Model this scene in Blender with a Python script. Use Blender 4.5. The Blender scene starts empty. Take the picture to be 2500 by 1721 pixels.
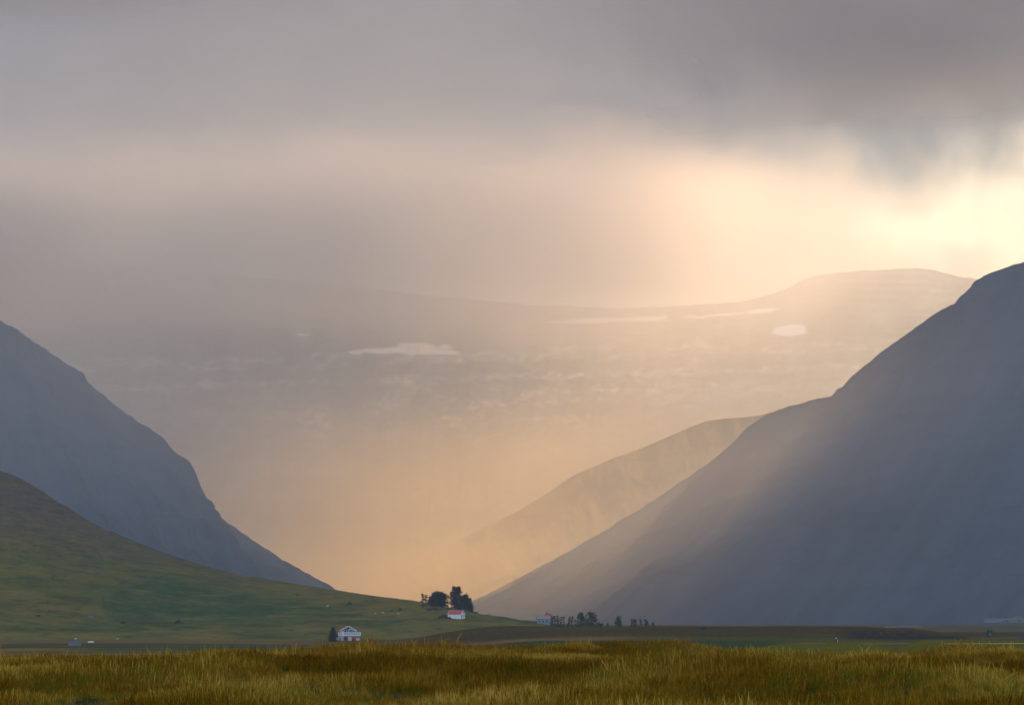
import bpy, bmesh, math, random
import numpy as np
from mathutils import Vector, Matrix
from mathutils.bvhtree import BVHTree
R = math.radians
random.seed(7)
rng = np.random.default_rng(7)
scene = bpy.context.scene
COL = scene.collection

# ------------------------------------------------------------------ camera
F = 5903.0                      # focal length in photograph pixels (2500 wide)
CAM = Vector((0, 0, 12.0))
PITCH = math.atan((1505 - 860.5) / F)
cam = bpy.data.objects.new('camera', bpy.data.cameras.new('camera'))
COL.objects.link(cam)
cam.location = CAM
cam.rotation_euler = (math.pi / 2 + PITCH, 0, 0)
cam.data.lens = 36 * F / 2500
cam.data.sensor_width = 36
cam.data.clip_start = 0.5
cam.data.clip_end = 120000
scene.camera = cam

# ------------------------------------------------------------------ light
SUN_AZ, SUN_EL = R(26), R(24)
SUN_STRENGTH = 3.9
SUN_COLOR = (1.0, 0.60, 0.265)
HAZE_DENSITY = 0.8e-4
sd = Vector((math.sin(SUN_AZ) * math.cos(SUN_EL), math.cos(SUN_AZ) * math.cos(SUN_EL), math.sin(SUN_EL)))
sun = bpy.data.objects.new('sun', bpy.data.lights.new('sun', 'SUN'))
COL.objects.link(sun)
sun.data.energy = SUN_STRENGTH
sun.data.angle = R(0.5)
sun.data.color = SUN_COLOR
sun.rotation_euler = sd.to_track_quat('Z', 'Y').to_euler()

scene.view_settings.view_transform = 'Standard'
scene.view_settings.look = 'None'
scene.view_settings.exposure = 1.68
scene.view_settings.gamma = 1.0
scene.cycles.use_denoising = True
scene.cycles.volume_bounces = 2
scene.cycles.max_bounces = 4
scene.cycles.transparent_max_bounces = 24
scene.cycles.volume_step_rate = 1.6
scene.cycles.volume_max_steps = 128


class NT:
    """small helper to wire shader nodes"""
    def __init__(s, tree):
        s.t = tree; s.n = tree.nodes; s.l = tree.links
    def new(s, typ, **kw):
        n = s.n.new(typ)
        for k, v in kw.items(): setattr(n, k, v)
        return n
    def put(s, sock, v):
        if v is None: return
        if isinstance(v, bpy.types.NodeSocket): s.l.new(v, sock)
        else: sock.default_value = v
    def m(s, op, a, b=None, c=None, clamp=False):
        n = s.new('ShaderNodeMath', operation=op, use_clamp=clamp)
        s.put(n.inputs[0], a); s.put(n.inputs[1], b)
        if c is not None: s.put(n.inputs[2], c)
        return n.outputs[0]
    def mix(s, f, a, b, blend='MIX'):
        n = s.new('ShaderNodeMix', data_type='RGBA', blend_type=blend)
        s.put(n.inputs[0], f)
        s.put(n.inputs[6], a if isinstance(a, bpy.types.NodeSocket) or len(a) == 4 else (*a, 1))
        s.put(n.inputs[7], b if isinstance(b, bpy.types.NodeSocket) or len(b) == 4 else (*b, 1))
        return n.outputs[2]
    def rng(s, v, a, b, lo=0.0, hi=1.0, smooth=True):
        n = s.new('ShaderNodeMapRange', interpolation_type='SMOOTHSTEP' if smooth else 'LINEAR')
        s.put(n.inputs[0], v)
        for i, q in zip((1, 2, 3, 4), (a, b, lo, hi)): s.put(n.inputs[i], q)
        return n.outputs[0]
    def xyz(s, v):
        n = s.new('ShaderNodeSeparateXYZ'); s.l.new(v, n.inputs[0]); return n.outputs
    def vec(s, x, y, z):
        n = s.new('ShaderNodeCombineXYZ')
        for i, q in enumerate((x, y, z)): s.put(n.inputs[i], q)
        return n.outputs[0]
    def mapping(s, v, scale=(1, 1, 1), loc=(0, 0, 0), rot=(0, 0, 0)):
        n = s.new('ShaderNodeMapping'); s.l.new(v, n.inputs[0])
        n.inputs['Location'].default_value = loc; n.inputs['Rotation'].default_value = rot; n.inputs['Scale'].default_value = scale
        return n.outputs[0]
    def noise(s, v, scale, detail=4, rough=0.55, dist=0.0):
        n = s.new('ShaderNodeTexNoise'); s.l.new(v, n.inputs['Vector'])
        n.inputs['Scale'].default_value = scale; n.inputs['Detail'].default_value = detail
        n.inputs['Roughness'].default_value = rough; n.inputs['Distortion'].default_value = dist
        return n.outputs['Fac']


# ------------------------------------------------------------------ world: overcast sky with lit rain clouds
world = bpy.data.worlds.new('World'); scene.world = world
world.use_nodes = True
w = NT(world.node_tree); w.n.clear()
sky = w.new('ShaderNodeTexSky', sky_type='NISHITA', sun_disc=False)
sky.sun_elevation = SUN_EL; sky.sun_rotation = SUN_AZ
bg1 = w.new('ShaderNodeBackground'); w.put(bg1.inputs[0], sky.outputs[0]); bg1.inputs[1].default_value = 0.08
tc = w.new('ShaderNodeTexCoord')
D = tc.outputs['Generated']
dx, dy, dz = w.xyz(D)
az = w.m('MULTIPLY', w.m('ARCTAN2', dx, dy), 57.2958)          # degrees right of north
el = w.m('MULTIPLY', w.m('ARCSINE', dz), 57.2958)
P = w.vec(az, el, 0.0)
warp = w.noise(w.mapping(P, scale=(0.16, 0.22, 1)), 1.0, 3, 0.5)
warp2 = w.noise(w.mapping(P, scale=(0.5, 0.35, 1), loc=(7, 3, 0)), 1.0, 4, 0.55)
streak = w.noise(w.mapping(P, scale=(1.6, 0.16, 1), loc=(3, 9, 0)), 1.0, 3, 0.55)
rag = w.noise(w.mapping(P, scale=(0.5, 0.45, 1), loc=(1, 5, 0), rot=(0, 0, 0.5)), 1.0, 6, 0.6, 0.3)
fineveil = w.noise(w.mapping(P, scale=(3.2, 1.0, 1), loc=(4, 2, 0)), 1.0, 5, 0.65)
azw = w.m('ADD', az, w.m('MULTIPLY', w.m('SUBTRACT', warp2, 0.5), 3.4))
elw = w.m('ADD', el, w.m('ADD', w.m('MULTIPLY', w.m('SUBTRACT', warp, 0.5), 3.0), w.m('MULTIPLY', w.m('SUBTRACT', warp2, 0.5), 2.6)))
def blob(a0, e0, sa, se, k=1.0):
    a = w.m('DIVIDE', w.m('SUBTRACT', azw, a0), sa); e = w.m('DIVIDE', w.m('SUBTRACT', elw, e0), se)
    q = w.m('ADD', w.m('MULTIPLY', a, a), w.m('MULTIPLY', e, e))
    return w.m('MULTIPLY', w.m('EXPONENT', w.m('MULTIPLY', q, -1.0)), k)
def total(*xs):
    r = xs[0]
    for x in xs[1:]: r = w.m('ADD', r, x)
    return r
SKY = dict(base=(0.13, 0.112, 0.10), dark=(0.0, 0.0, 0.0), warm=(0.22, 0.16, 0.10), hot=(0.6, 0.48, 0.30), cool=(0.235, 0.305, 0.43))
# lower, brighter band of lit rain under the dark cloud on the right
warm = w.m('MULTIPLY', total(blob(11.5, 9.0, 4.2, 2.0, 1.0), blob(6.6, 9.8, 2.4, 1.7, 0.7), blob(3.6, 8.9, 1.9, 1.5, 0.65), blob(8.5, 8.0, 7, 1.9, 0.55)), w.m('MULTIPLY', w.rng(streak, 0.25, 0.75, 0.5, 1.4), w.rng(rag, 0.36, 0.62, 0.3, 1.5)), clamp=True)
hot = total(blob(11.6, 9.1, 2.6, 1.2, 1.0), blob(9.6, 9.3, 1.5, 0.8, 0.4))
darkm = w.m('MULTIPLY', w.rng(w.m('ADD', elw, w.m('MULTIPLY', azw, 0.26)), 12.6, 15.0), w.rng(azw, -3.0, 7.0))
base = w.mix(w.rng(warp, 0.3, 0.7), SKY['base'], tuple(c * 1.12 for c in SKY['base']))
base = w.mix(w.rng(az, -16.0, -7.0, 0.35, 0.0), base, (0.27, 0.28, 0.29))
c = w.mix(darkm, base, SKY['dark'])
c = w.mix(warm, c, SKY['warm'])
c = w.mix(hot, c, SKY['hot'])
# away from the valley the overcast is a cool blue grey
c = w.mix(1.0, c, w.vec(*[w.m('MULTIPLY', w.rng(fineveil, 0.3, 0.7, 0.95, 1.05), w.rng(rag, 0.3, 0.7, 0.93, 1.07))] * 3), 'MULTIPLY')
away = w.rng(dy, 0.93, 0.5); up = w.rng(el, 18.0, 45.0)
c = w.mix(w.m('MAXIMUM', away, up), c, SKY['cool'])
bg2 = w.new('ShaderNodeBackground'); w.put(bg2.inputs[0], c); bg2.inputs[1].default_value = 1.0
ms = w.new('ShaderNodeMixShader'); ms.inputs[0].default_value = 0.9
w.l.new(bg1.outputs[0], ms.inputs[1]); w.l.new(bg2.outputs[0], ms.inputs[2])
wo = w.new('ShaderNodeOutputWorld'); w.l.new(ms.outputs[0], wo.inputs[0])


# ------------------------------------------------------------------ helpers
def tag(o, label=None, cat=None, group=None, kind=None):
    if label: o['label'] = label
    if cat: o['category'] = cat
    if group: o['group'] = group
    if kind: o['kind'] = kind
    return o

def ray(px, py):
    X = (px - 1250) / F; Z = (860.5 - py) / F
    c, s = math.cos(PITCH), math.sin(PITCH)
    return Vector((X, c - s * Z, s + c * Z))

def at(px, py, Y):
    d = ray(px, py); return CAM + d * (Y / d.y)

def rays(px, py, Y):
    X = (px - 1250) / F; Z = (860.5 - py) / F
    c, s = math.cos(PITCH), math.sin(PITCH)
    y = c - s * Z
    return X / y * Y, s / y * Y * 1.0 + c * Z / y * Y + CAM.z

def _hash(ix, iy, seed):
    h = (ix.astype(np.int64) * 374761393 + iy.astype(np.int64) * 668265263 + seed * 1442695041) & 0xffffffff
    h = ((h ^ (h >> 13)) * 1274126177) & 0xffffffff
    return ((h ^ (h >> 16)) & 0xffff) / 65535.0

def vnoise(x, y, seed=0):
    ix, iy = np.floor(x), np.floor(y)
    fx, fy = x - ix, y - iy
    fx = fx * fx * fx * (fx * (fx * 6 - 15) + 10); fy = fy * fy * fy * (fy * (fy * 6 - 15) + 10)
    a = _hash(ix, iy, seed); b = _hash(ix + 1, iy, seed); c = _hash(ix, iy + 1, seed); d = _hash(ix + 1, iy + 1, seed)
    return (a + (b - a) * fx) * (1 - fy) + (c + (d - c) * fx) * fy

def fbm(x, y, seed=0, octs=5, rough=0.5):
    v = 0; a = 1; n = 0
    for i in range(octs):
        v = v + a * (vnoise(x * 2 ** i, y * 2 ** i, seed + i * 17) - 0.5); n += a; a *= rough
    return v / n * 2

def sstep(a, b, x):
    t = np.clip((x - a) / (b - a), 0, 1); return t * t * (3 - 2 * t)

def grid_mesh(name, X, Y, Z, mat, smooth=True, kind='structure', attrs=None):
    nr, nc = X.shape
    co = np.stack([X, Y, Z], -1).reshape(-1, 3).astype(np.float32)
    i = np.arange(nr * nc).reshape(nr, nc)
    q = np.stack([i[:-1, :-1], i[:-1, 1:], i[1:, 1:], i[1:, :-1]], -1).reshape(-1, 4)
    me = bpy.data.meshes.new(name)
    me.vertices.add(len(co)); me.vertices.foreach_set('co', co.ravel())
    me.loops.add(q.size); me.loops.foreach_set('vertex_index', q.ravel().astype(np.int32))
    me.polygons.add(len(q)); me.polygons.foreach_set('loop_start', np.arange(0, q.size, 4, dtype=np.int32))
    me.polygons.foreach_set('use_smooth', np.full(len(q), smooth))
    me.update(calc_edges=True)
    for k, v in (attrs or {}).items():
        a = me.attributes.new(k, 'FLOAT', 'POINT'); a.data.foreach_set('value', v.ravel().astype(np.float32))
    me.materials.append(mat)
    o = bpy.data.objects.new(name, me); COL.objects.link(o)
    if kind: o['kind'] = kind
    return o

def new_mat(name):
    m = bpy.data.materials.new(name); m.use_nodes = True
    n = NT(m.node_tree); n.n.clear()
    out = n.new('ShaderNodeOutputMaterial')
    b = n.new('ShaderNodeBsdfPrincipled'); n.l.new(b.outputs[0], out.inputs[0])
    b.inputs['Specular IOR Level'].default_value = 0.0
    b.inputs['Roughness'].default_value = 0.85
    return m, n, b, out

# ------------------------------------------------------------------ terrain materials
def mat_slope(name, dark, mid, light, sc=1.0, snow=False, fall=1.0):
    m, n, b, out = new_mat(name)
    g = n.new('ShaderNodeNewGeometry').outputs['Position']
    a = n.noise(n.mapping(g, scale=(0.004 * sc, 0.004 * sc, 0.012 * sc)), 1.0, 7, 0.6)
    au = n.new('ShaderNodeAttribute', attribute_name='along').outputs['Fac']; av = n.new('ShaderNodeAttribute', attribute_name='down').outputs['Fac']
    f = n.noise(n.vec(n.m('MULTIPLY', au, 0.018 * sc), n.m('MULTIPLY', av, 2.6), 0.0), 1.0, 7, 0.68, 0.35)
    band = n.noise(n.vec(n.m('MULTIPLY', au, 0.0012), n.m('MULTIPLY', n.xyz(g)[2], 0.028), 3.0), 1.0, 5, 0.6)
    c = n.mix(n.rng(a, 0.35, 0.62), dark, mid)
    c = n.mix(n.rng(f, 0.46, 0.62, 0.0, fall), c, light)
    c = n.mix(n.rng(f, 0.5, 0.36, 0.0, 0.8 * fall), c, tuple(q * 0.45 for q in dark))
    c = n.mix(n.m('MULTIPLY', n.rng(band, 0.56, 0.66), 0.7), c, tuple(q * 0.4 for q in dark))
    if snow:
        at_ = n.new('ShaderNodeAttribute', attribute_name='snow').outputs['Fac']
        f2 = n.noise(n.mapping(g, scale=(0.02, 0.02, 0.05)), 1.0, 6, 0.7)
        s = n.rng(n.m('ADD', at_, n.m('MULTIPLY', n.m('SUBTRACT', f2, 0.5), 0.6)), 0.38, 0.62)
        sr = n.new('ShaderNodeAttribute', attribute_name='scree').outputs['Fac']
        c = n.mix(n.m('MULTIPLY', sr, n.rng(f2, 0.3, 0.7)), c, (0.82, 0.76, 0.70))
        c = n.mix(s, c, (0.85, 0.84, 0.82))
    n.put(b.inputs['Base Color'], c)
    return m

M_far = mat_slope('far_rock', (0.03, 0.027, 0.027), (0.10, 0.085, 0.075), (0.34, 0.30, 0.26), 0.6, snow=True, fall=0.35)
M_left = mat_slope('hazy_basalt', (0.036, 0.054, 0.086), (0.052, 0.078, 0.118), (0.076, 0.102, 0.135), 1, fall=0.6)  # rock tones with the blue of the distant haze put into them
M_right = mat_slope('hazy_basalt_right', (0.032, 0.048, 0.078), (0.050, 0.073, 0.110), (0.085, 0.107, 0.132), 1, fall=0.6)  # dark rock, tinted blue so its colour carries the haze
M_spur = mat_slope('gold_lit_slope', (0.10, 0.075, 0.05), (0.34, 0.23, 0.09), (0.7, 0.48, 0.16), 0.8, fall=0.6)  # dry grass; gold of the grazing sun put into its lighter tones

def mat_hill():
    m, n, b, out = new_mat('hill_grass')
    g = n.new('ShaderNodeNewGeometry').outputs['Position']
    gx, gy, gz = n.xyz(g)
    big = n.noise(n.mapping(g, scale=(0.004, 0.0025, 0.02)), 1.0, 6, 0.55, 0.6)
    med = n.noise(n.mapping(g, scale=(0.012, 0.012, 0.09), loc=(5, 0, 0), rot=(0, 0.12, 0)), 1.0, 7, 0.66, 0.6)
    fine = n.noise(n.mapping(g, scale=(0.10, 0.10, 0.6), rot=(0, 0.12, 0)), 1.0, 6, 0.72)
    c = n.mix(n.rng(big, 0.38, 0.6), (0.075, 0.078, 0.008), (0.15, 0.10, 0.014))
    c = n.mix(n.rng(med, 0.5, 0.72), c, (0.034, 0.058, 0.008))
    c = n.mix(n.m('MULTIPLY', n.rng(med, 0.45, 0.28), 0.75), c, (0.19, 0.09, 0.014))
    # bare brown scree towards the top of the slope
    sc = n.rng(n.m('ADD', n.m('ADD', gz, n.m('MULTIPLY', gx, 0.115)), n.m('MULTIPLY', n.m('SUBTRACT', med, 0.5), 90)), 2, 46)
    c = n.mix(n.m('MULTIPLY', sc, 0.9), c, (0.105, 0.066, 0.040))
    gr = n.noise(n.mapping(g, scale=(0.006, 0.003, 0.01), loc=(2.2, 1.0, 0)), 1.0, 3, 0.5)
    gm = n.new('ShaderNodeAttribute', attribute_name='lush').outputs['Fac']
    c = n.mix(n.m('MULTIPLY', gm, n.rng(med, 0.3, 0.6, 0.5, 1.0)), c, (0.022, 0.056, 0.012))
    dk = n.new('ShaderNodeAttribute', attribute_name='gully').outputs['Fac']
    c = n.mix(dk, c, (0.018, 0.028, 0.012))
    pth = n.new('ShaderNodeAttribute', attribute_name='track').outputs['Fac']
    c = n.mix(pth, c, (0.12, 0.10, 0.085))
    tuss = n.noise(n.mapping(g, scale=(0.035, 0.035, 0.22), rot=(0, 0.12, 0), loc=(3, 8, 1)), 1.0, 6, 0.7)
    c = n.mix(n.rng(tuss, 0.5, 0.38, 0.0, 0.6), c, (0.020, 0.027, 0.007))
    c = n.mix(n.rng(tuss, 0.54, 0.66, 0.0, 0.6), c, (0.19, 0.125, 0.03))
    c = n.mix(n.rng(fine, 0.45, 0.68, 0.0, 0.75), c, n.mix(0.6, c, (0.15, 0.10, 0.03)))
    c = n.mix(n.rng(fine, 0.47, 0.3, 0.0, 0.75), c, (0.016, 0.020, 0.007))
    n.put(b.inputs['Base Color'], c)
    bp = n.new('ShaderNodeBump'); bp.inputs['Distance'].default_value = 2.5; bp.inputs['Strength'].default_value = 0.6
    n.put(bp.inputs['Height'], n.m('ADD', fine, n.m('MULTIPLY', med, 4))); n.l.new(bp.outputs[0], b.inputs['Normal'])
    return m
M_hill = mat_hill()

def mat_ground():
    m, n, b, out = new_mat('plain')
    g = n.new('ShaderNodeNewGeometry').outputs['Position']
    gx, gy, gz = n.xyz(g)
    st = n.noise(n.mapping(g, scale=(0.004, 0.012, 0.3)), 1.0, 6, 0.6, 0.5)
    st2 = n.noise(n.mapping(g, scale=(0.02, 0.02, 0.3), loc=(9, 4, 0)), 1.0, 6, 0.65)
    fine = n.noise(n.mapping(g, scale=(0.5, 0.25, 0.5)), 1.0, 5, 0.7)
    c = n.mix(n.rng(st, 0.42, 0.56), (0.060, 0.050, 0.008), (0.16, 0.085, 0.020))
    c = n.mix(n.m('MULTIPLY', n.rng(st2, 0.5, 0.66), 0.8), c, (0.024, 0.036, 0.008))
    for nm, col in (('brown', (0.040, 0.023, 0.005)), ('lush', (0.016, 0.036, 0.008)), ('rust', (0.15, 0.068, 0.024)), ('mound', (0.085, 0.075, 0.010)), ('bank', (0.010, 0.009, 0.009))):
        f = n.new('ShaderNodeAttribute', attribute_name=nm).outputs['Fac']
        f = n.m('MULTIPLY', f, n.rng(st2, 0.2, 0.5, 0.65, 1.0))
        c = n.mix(f, c, col)
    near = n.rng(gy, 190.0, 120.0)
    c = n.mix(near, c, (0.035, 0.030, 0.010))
    c = n.mix(n.rng(fine, 0.45, 0.7, 0.0, 0.5), c, (0.15, 0.09, 0.025))
    c = n.mix(n.rng(fine, 0.45, 0.25, 0.0, 0.6), c, (0.018, 0.017, 0.010))
    n.put(b.inputs['Base Color'], c)
    bp = n.new('ShaderNodeBump'); bp.inputs['Distance'].default_value = 0.5; bp.inputs['Strength'].default_value = 0.6
    n.put(bp.inputs['Height'], fine); n.l.new(bp.outputs[0], b.inputs['Normal'])
    return m
M_ground = mat_ground()

# ------------------------------------------------------------------ ground: one sheet to the horizon
def gheight(x, Y):
    Yp = np.maximum(Y, 30.0)
    px = 1250 + F * x / Yp
    low = 4.0 * sstep(950, 1350, px)                              # plain, a little higher to the right
    low = low + fbm(x / 90, Y / 60, 3, 4) * 0.7 * sstep(200, 500, Y)
    z = low * (1 - sstep(1150, 1700, Y) * 0.7)
    # brown terrace with its bank
    lip = 860 + fbm(x / 60, Y * 0 + 2.0, 11, 4) * 50
    steep = sstep(2000, 2150, px)
    run = 190 - 150 * steep
    top = 7.6 - 1.0 * sstep(2000, 2330, px)
    fall = 1 - sstep(2190, 2360, px)
    ter = sstep(0, 1, (Y - lip - 120 * steep) / run) * (1 - sstep(1120, 1300, Y)) * sstep(900, 1250, px) * fall
    z = z * (1 - ter) + (top + fbm(x / 25, Y / 25, 5, 4) * 0.35) * ter
    # right-hand flat with the gravel road, and the grassy mound before it
    shelf = sstep(2080, 2260, px) * sstep(120, 260, Y) * (1 - sstep(380, 700, Y))
    z = z * (1 - shelf) + 8.15 * shelf
    md = np.exp(-((px - 1990) / 330.0) ** 4) * np.exp(-((Y - 300) / 110.0) ** 2) * 8.6
    md2 = np.exp(-((px - 1230) / 500.0) ** 4) * np.exp(-((Y - 300) / 100.0) ** 2) * 8.0
    z = np.maximum(z, np.maximum(md, md2) + fbm(x / 14, Y / 20, 8, 4) * 0.35)
    # knoll the photographer stands on
    kn = 10.36 - 0.55 * sstep(45, 125, Y) + fbm(x / 8, Y / 14, 21, 4) * 0.62 - 0.42 * (1 - sstep(100, 900, px)) * sstep(40, 110, Y) - 0.14 * sstep(1700, 1900, px) * sstep(40, 110, Y) + 0.16 * np.exp(-((px - 1450) / 160.0) ** 2) * sstep(60, 95, Y)
    edge = 118 + 14 * fbm(x / 30, Y * 0, 33, 3)
    k = 1 - sstep(0, 1, (Y - edge) / 190)
    k = np.where(Y < 30, 1.0, k) * (1 - sstep(150, 400, np.abs(x)))
    return z * (1 - k) + kn * k

rows = np.concatenate([np.linspace(-900, 0, 20), np.linspace(10, 40, 8), np.geomspace(42, 3600, 520), np.geomspace(3800, 60000, 40)])
uu = np.linspace(-1, 1, 561); uu = 0.26 * uu + 2.2 * uu ** 7
U, YY = np.meshgrid(uu, rows)
XX = U * (np.abs(YY) + 60)
ZZ = gheight(XX, YY)
pxg = 1250 + F * XX / np.maximum(YY, 30)
n1 = fbm(XX / 40, YY / 25, 41, 4) * 40
att = dict(
    brown=sstep(880, 960, YY + n1) * (1 - sstep(1250, 1500, YY)) * sstep(700, 1100, pxg + n1),
    rust=np.maximum(sstep(840, 870, YY) * (1 - sstep(900, 930, YY + n1 * 0.3)) * sstep(900, 1200, pxg) * (1 - sstep(1450, 1600, pxg)), (sstep(1080, 1240, YY + n1) * (1 - sstep(1500, 1600, YY))) * (1 - sstep(700, 900, pxg)) * 0.8),
    lush=np.maximum(sstep(480, 560, YY) * (1 - sstep(800, 850, YY + n1 * 0.3)) * sstep(850, 1050, pxg) * (1 - sstep(1850, 2000, pxg)), 0.8 * sstep(900, 960, YY + n1) * (1 - sstep(1050, 1090, YY + n1)) * (1 - sstep(800, 900, pxg))),
    mound=sstep(180, 230, YY) * (1 - sstep(400, 450, YY)) * sstep(1500, 1800, pxg + n1),
    bank=sstep(2040, 2080, pxg) * (1 - sstep(2340, 2360, pxg)) * sstep(840, 900, YY) * (1 - sstep(990, 1010, YY + n1 * 0.2)),
)
ground = grid_mesh('ground', XX, YY, ZZ, M_ground, attrs=att)

# ------------------------------------------------------------------ ridges
def loft(name, crest, foot, mat, ns, nt, power, relief, seed, jag=0.0, back=1500, gully=60.0, attrfn=None, ledge=0.0):
    """crest: (px, py, Y) along the skyline; foot: (px of crest, px of foot, Y, z)."""
    cr = np.array(crest, float); ft = np.array(foot, float)
    p = np.linspace(cr[0, 0], cr[-1, 0], ns)
    py = np.interp(p, cr[:, 0], cr[:, 1]); Yc = np.interp(p, cr[:, 0], cr[:, 2])
    py = py + fbm(p / 14, p * 0, seed + 5, 4, 0.6) * jag
    cx, cz = rays(p, py, Yc)
    fpx = np.interp(p, ft[:, 0], ft[:, 1]); fy = np.interp(p, ft[:, 0], ft[:, 2]); fz = np.interp(p, ft[:, 0], ft[:, 3])
    fx = (fpx - 1250) / F * fy
    t = np.linspace(0, 1, nt)[:, None]
    X = fx + (cx - fx) * t; Y = fy + (Yc - fy) * t
    g = t ** power
    Z = fz + (cz - fz) * g
    w_ = np.sin(np.pi * np.clip(t, 0, 1)) ** 0.7 * np.minimum(1, (cz - fz) / 200.0)
    S = np.cumsum(np.hypot(np.gradient(cx), np.gradient(Yc)))[None, :] + 0 * t
    gl = -np.abs(fbm(S / gully, t * 1.3, seed, 4)) + 0.25
    Z = Z + (gl * 0.6 + fbm(X / 160, (Y + Z) / 160, seed + 3, 5) * 0.6) * relief * w_
    if ledge:
        ph = Z / 42.0 + fbm(X / 500, Y / 500, seed + 9, 2) * 0.8
        fr = ph - np.floor(ph)
        Z = Z + (sstep(0.55, 0.8, fr) - fr) * ledge * w_ * t
    tb = np.linspace(0, 1, 14)[1:, None]
    Xb = cx * (1 + back * tb / Yc); Yb = Yc + back * tb
    Zb = cz + (-30 - cz) * tb ** 0.85 + CAM.z * 0
    XA = np.concatenate([X, Xb]); YA = np.concatenate([Y, Yb]); ZA = np.concatenate([Z, Zb])
    at_ = attrfn(XA, YA, ZA) if attrfn else {}
    at_['along'] = np.concatenate([S, S[:1] + 0 * tb]); at_['down'] = np.concatenate([t + 0 * S, 1 + tb + 0 * S[:1]])
    return grid_mesh(name, XA, YA, ZA, mat, attrs=at_)

def topx(X, Y, Z):
    c, s = math.cos(PITCH), math.sin(PITCH)
    z = Z - CAM.z
    fw = c * Y + s * z; upv = -s * Y + c * z
    return 1250 + F * X / fw, 860.5 - F * upv / fw

K = 2500 / 2318.0
def dsp(pts): return [(a * K, b * K) for a, b in pts]
def withY(pts, ys):
    a = np.array(pts); yy = np.interp(a[:, 0], [q[0] for q in ys], [q[1] for q in ys])
    return [(float(u), float(v), float(q)) for (u, v), q in zip(a, yy)]

# far mountain with snow patches
def far_attr(X, Y, Z):
    px, py = topx(X, Y, Z)
    px, py = px / K, py / K
    nx = fbm(px / 30, py / 9, 71, 4) * 1.0
    def ell(a, b, ra, rb, rot=0, k=0.5):
        c, s = math.cos(rot), math.sin(rot)
        u = ((px - a) * c + (py - b) * s) / ra; v = (-(px - a) * s + (py - b) * c) / rb
        return 1.25 - np.sqrt(u * u + v * v) + nx * k
    s = ell(1784, 748, 56, 17, -0.05, 0.22)
    for e in ((1722, 704, 50, 7, -0.13, .5), (1650, 712, 60, 3.5, -0.06, .5), (1400, 724, 240, 7, -0.04, .6), (960, 787, 75, 18, 0.05, .6), (890, 794, 110, 8, -0.02, .8), (985, 797, 75, 7, 0.0, .5), (680, 758, 30, 3, 0, .9), (800, 797, 25, 4, 0, .9)):
        s = np.maximum(s, ell(*e))
    # broken snow and pale rock bands
    band = 0
    for (b0, h, k) in ((852, 9, .75), (800, 14, .55), (905, 24, .5), (950, 20, .35), (812, 5, .7)):
        yy = b0 - (px - 1200) * 0.028 * (1 if b0 != 905 else 2) 
        band = np.maximum(band, np.exp(-((py - yy) / h) ** 2) * k)
    rag = fbm(px / 16, py / 7, 91, 5, 0.65)
    soft = fbm(px / 60, py / 22, 93, 4, 0.6)
    scree = np.clip(band * 1.5 + soft * 1.2 - 0.15, 0, 1) * np.clip(0.5 + rag * 1.8, 0, 1)
    s = np.maximum(s, band * 0.6 + rag * 0.5 - 0.2)
    return dict(snow=s, scree=scree)
fc = dsp([(-300, 560), (0, 575), (300, 600), (700, 640), (1000, 672), (1200, 690), (1400, 698), (1550, 693), (1680, 683), (1750, 665), (1790, 650), (1805, 638), (1820, 631), (1860, 622), (1950, 612), (2070, 607), (2120, 612), (2150, 621), (2180, 628), (2240, 632), (2330, 650), (2450, 760), (2600, 900)])
far = loft('far_mountain', withY(fc, [(-400, 9800), (2900, 9800)]), [(-400, -400, 7600, 20), (1200, 1200, 7300, 20), (2900, 2700, 7600, 20)], M_far, 760, 420, 1.05, 90, 3, jag=3.0, gully=170, attrfn=far_attr, ledge=26)

# sunlit spur
sc_ = dsp([(700, 1372), (760, 1350), (850, 1312), (950, 1266), (1050, 1216), (1170, 1158), (1250, 1108), (1300, 1075), (1380, 1040), (1480, 1003), (1520, 985), (1560, 967), (1600, 952), (1650, 946), (1700, 943), (1800, 925), (1900, 890), (2100, 840), (2400, 790)])
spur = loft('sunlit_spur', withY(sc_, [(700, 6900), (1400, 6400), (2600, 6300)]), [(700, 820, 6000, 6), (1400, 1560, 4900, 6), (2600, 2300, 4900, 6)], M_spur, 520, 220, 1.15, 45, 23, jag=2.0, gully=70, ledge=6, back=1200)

# right mountain: one long flank, running on beyond the frame towards the camera
rc = dsp([(950, 1402), (1000, 1388), (1100, 1345), (1250, 1268), (1400, 1183), (1500, 1118), (1560, 1078), (1600, 1050), (1650, 1010), (1690, 968), (1740, 935), (1800, 915), (1850, 902), (1880, 898), (1888, 891), (1897, 880), (1912, 873), (1930, 850), (1945, 838), (1990, 801), (2020, 779), (2050, 759), (2100, 722), (2130, 702), (2150, 690), (2163, 686), (2168, 676), (2185, 662), (2198, 650), (2203, 640), (2230, 622), (2260, 612), (2318, 593), (2450, 560), (2700, 520), (3100, 480)])
right = loft('mountain_on_the_right', withY(rc, [(1000, 5600), (1800, 4900), (2050, 4600), (3400, 4300)]), [(1000, 1000, 5200, 5), (1400, 1150, 4400, 2), (2050, 1450, 3600, -2), (2500, 1980, 3300, -2), (3400, 2900, 3000, -2)], M_right, 900, 300, 1.12, 34, 51, jag=3.0, gully=110, ledge=16, back=1500)
right.name = 'mountain_right'

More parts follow.
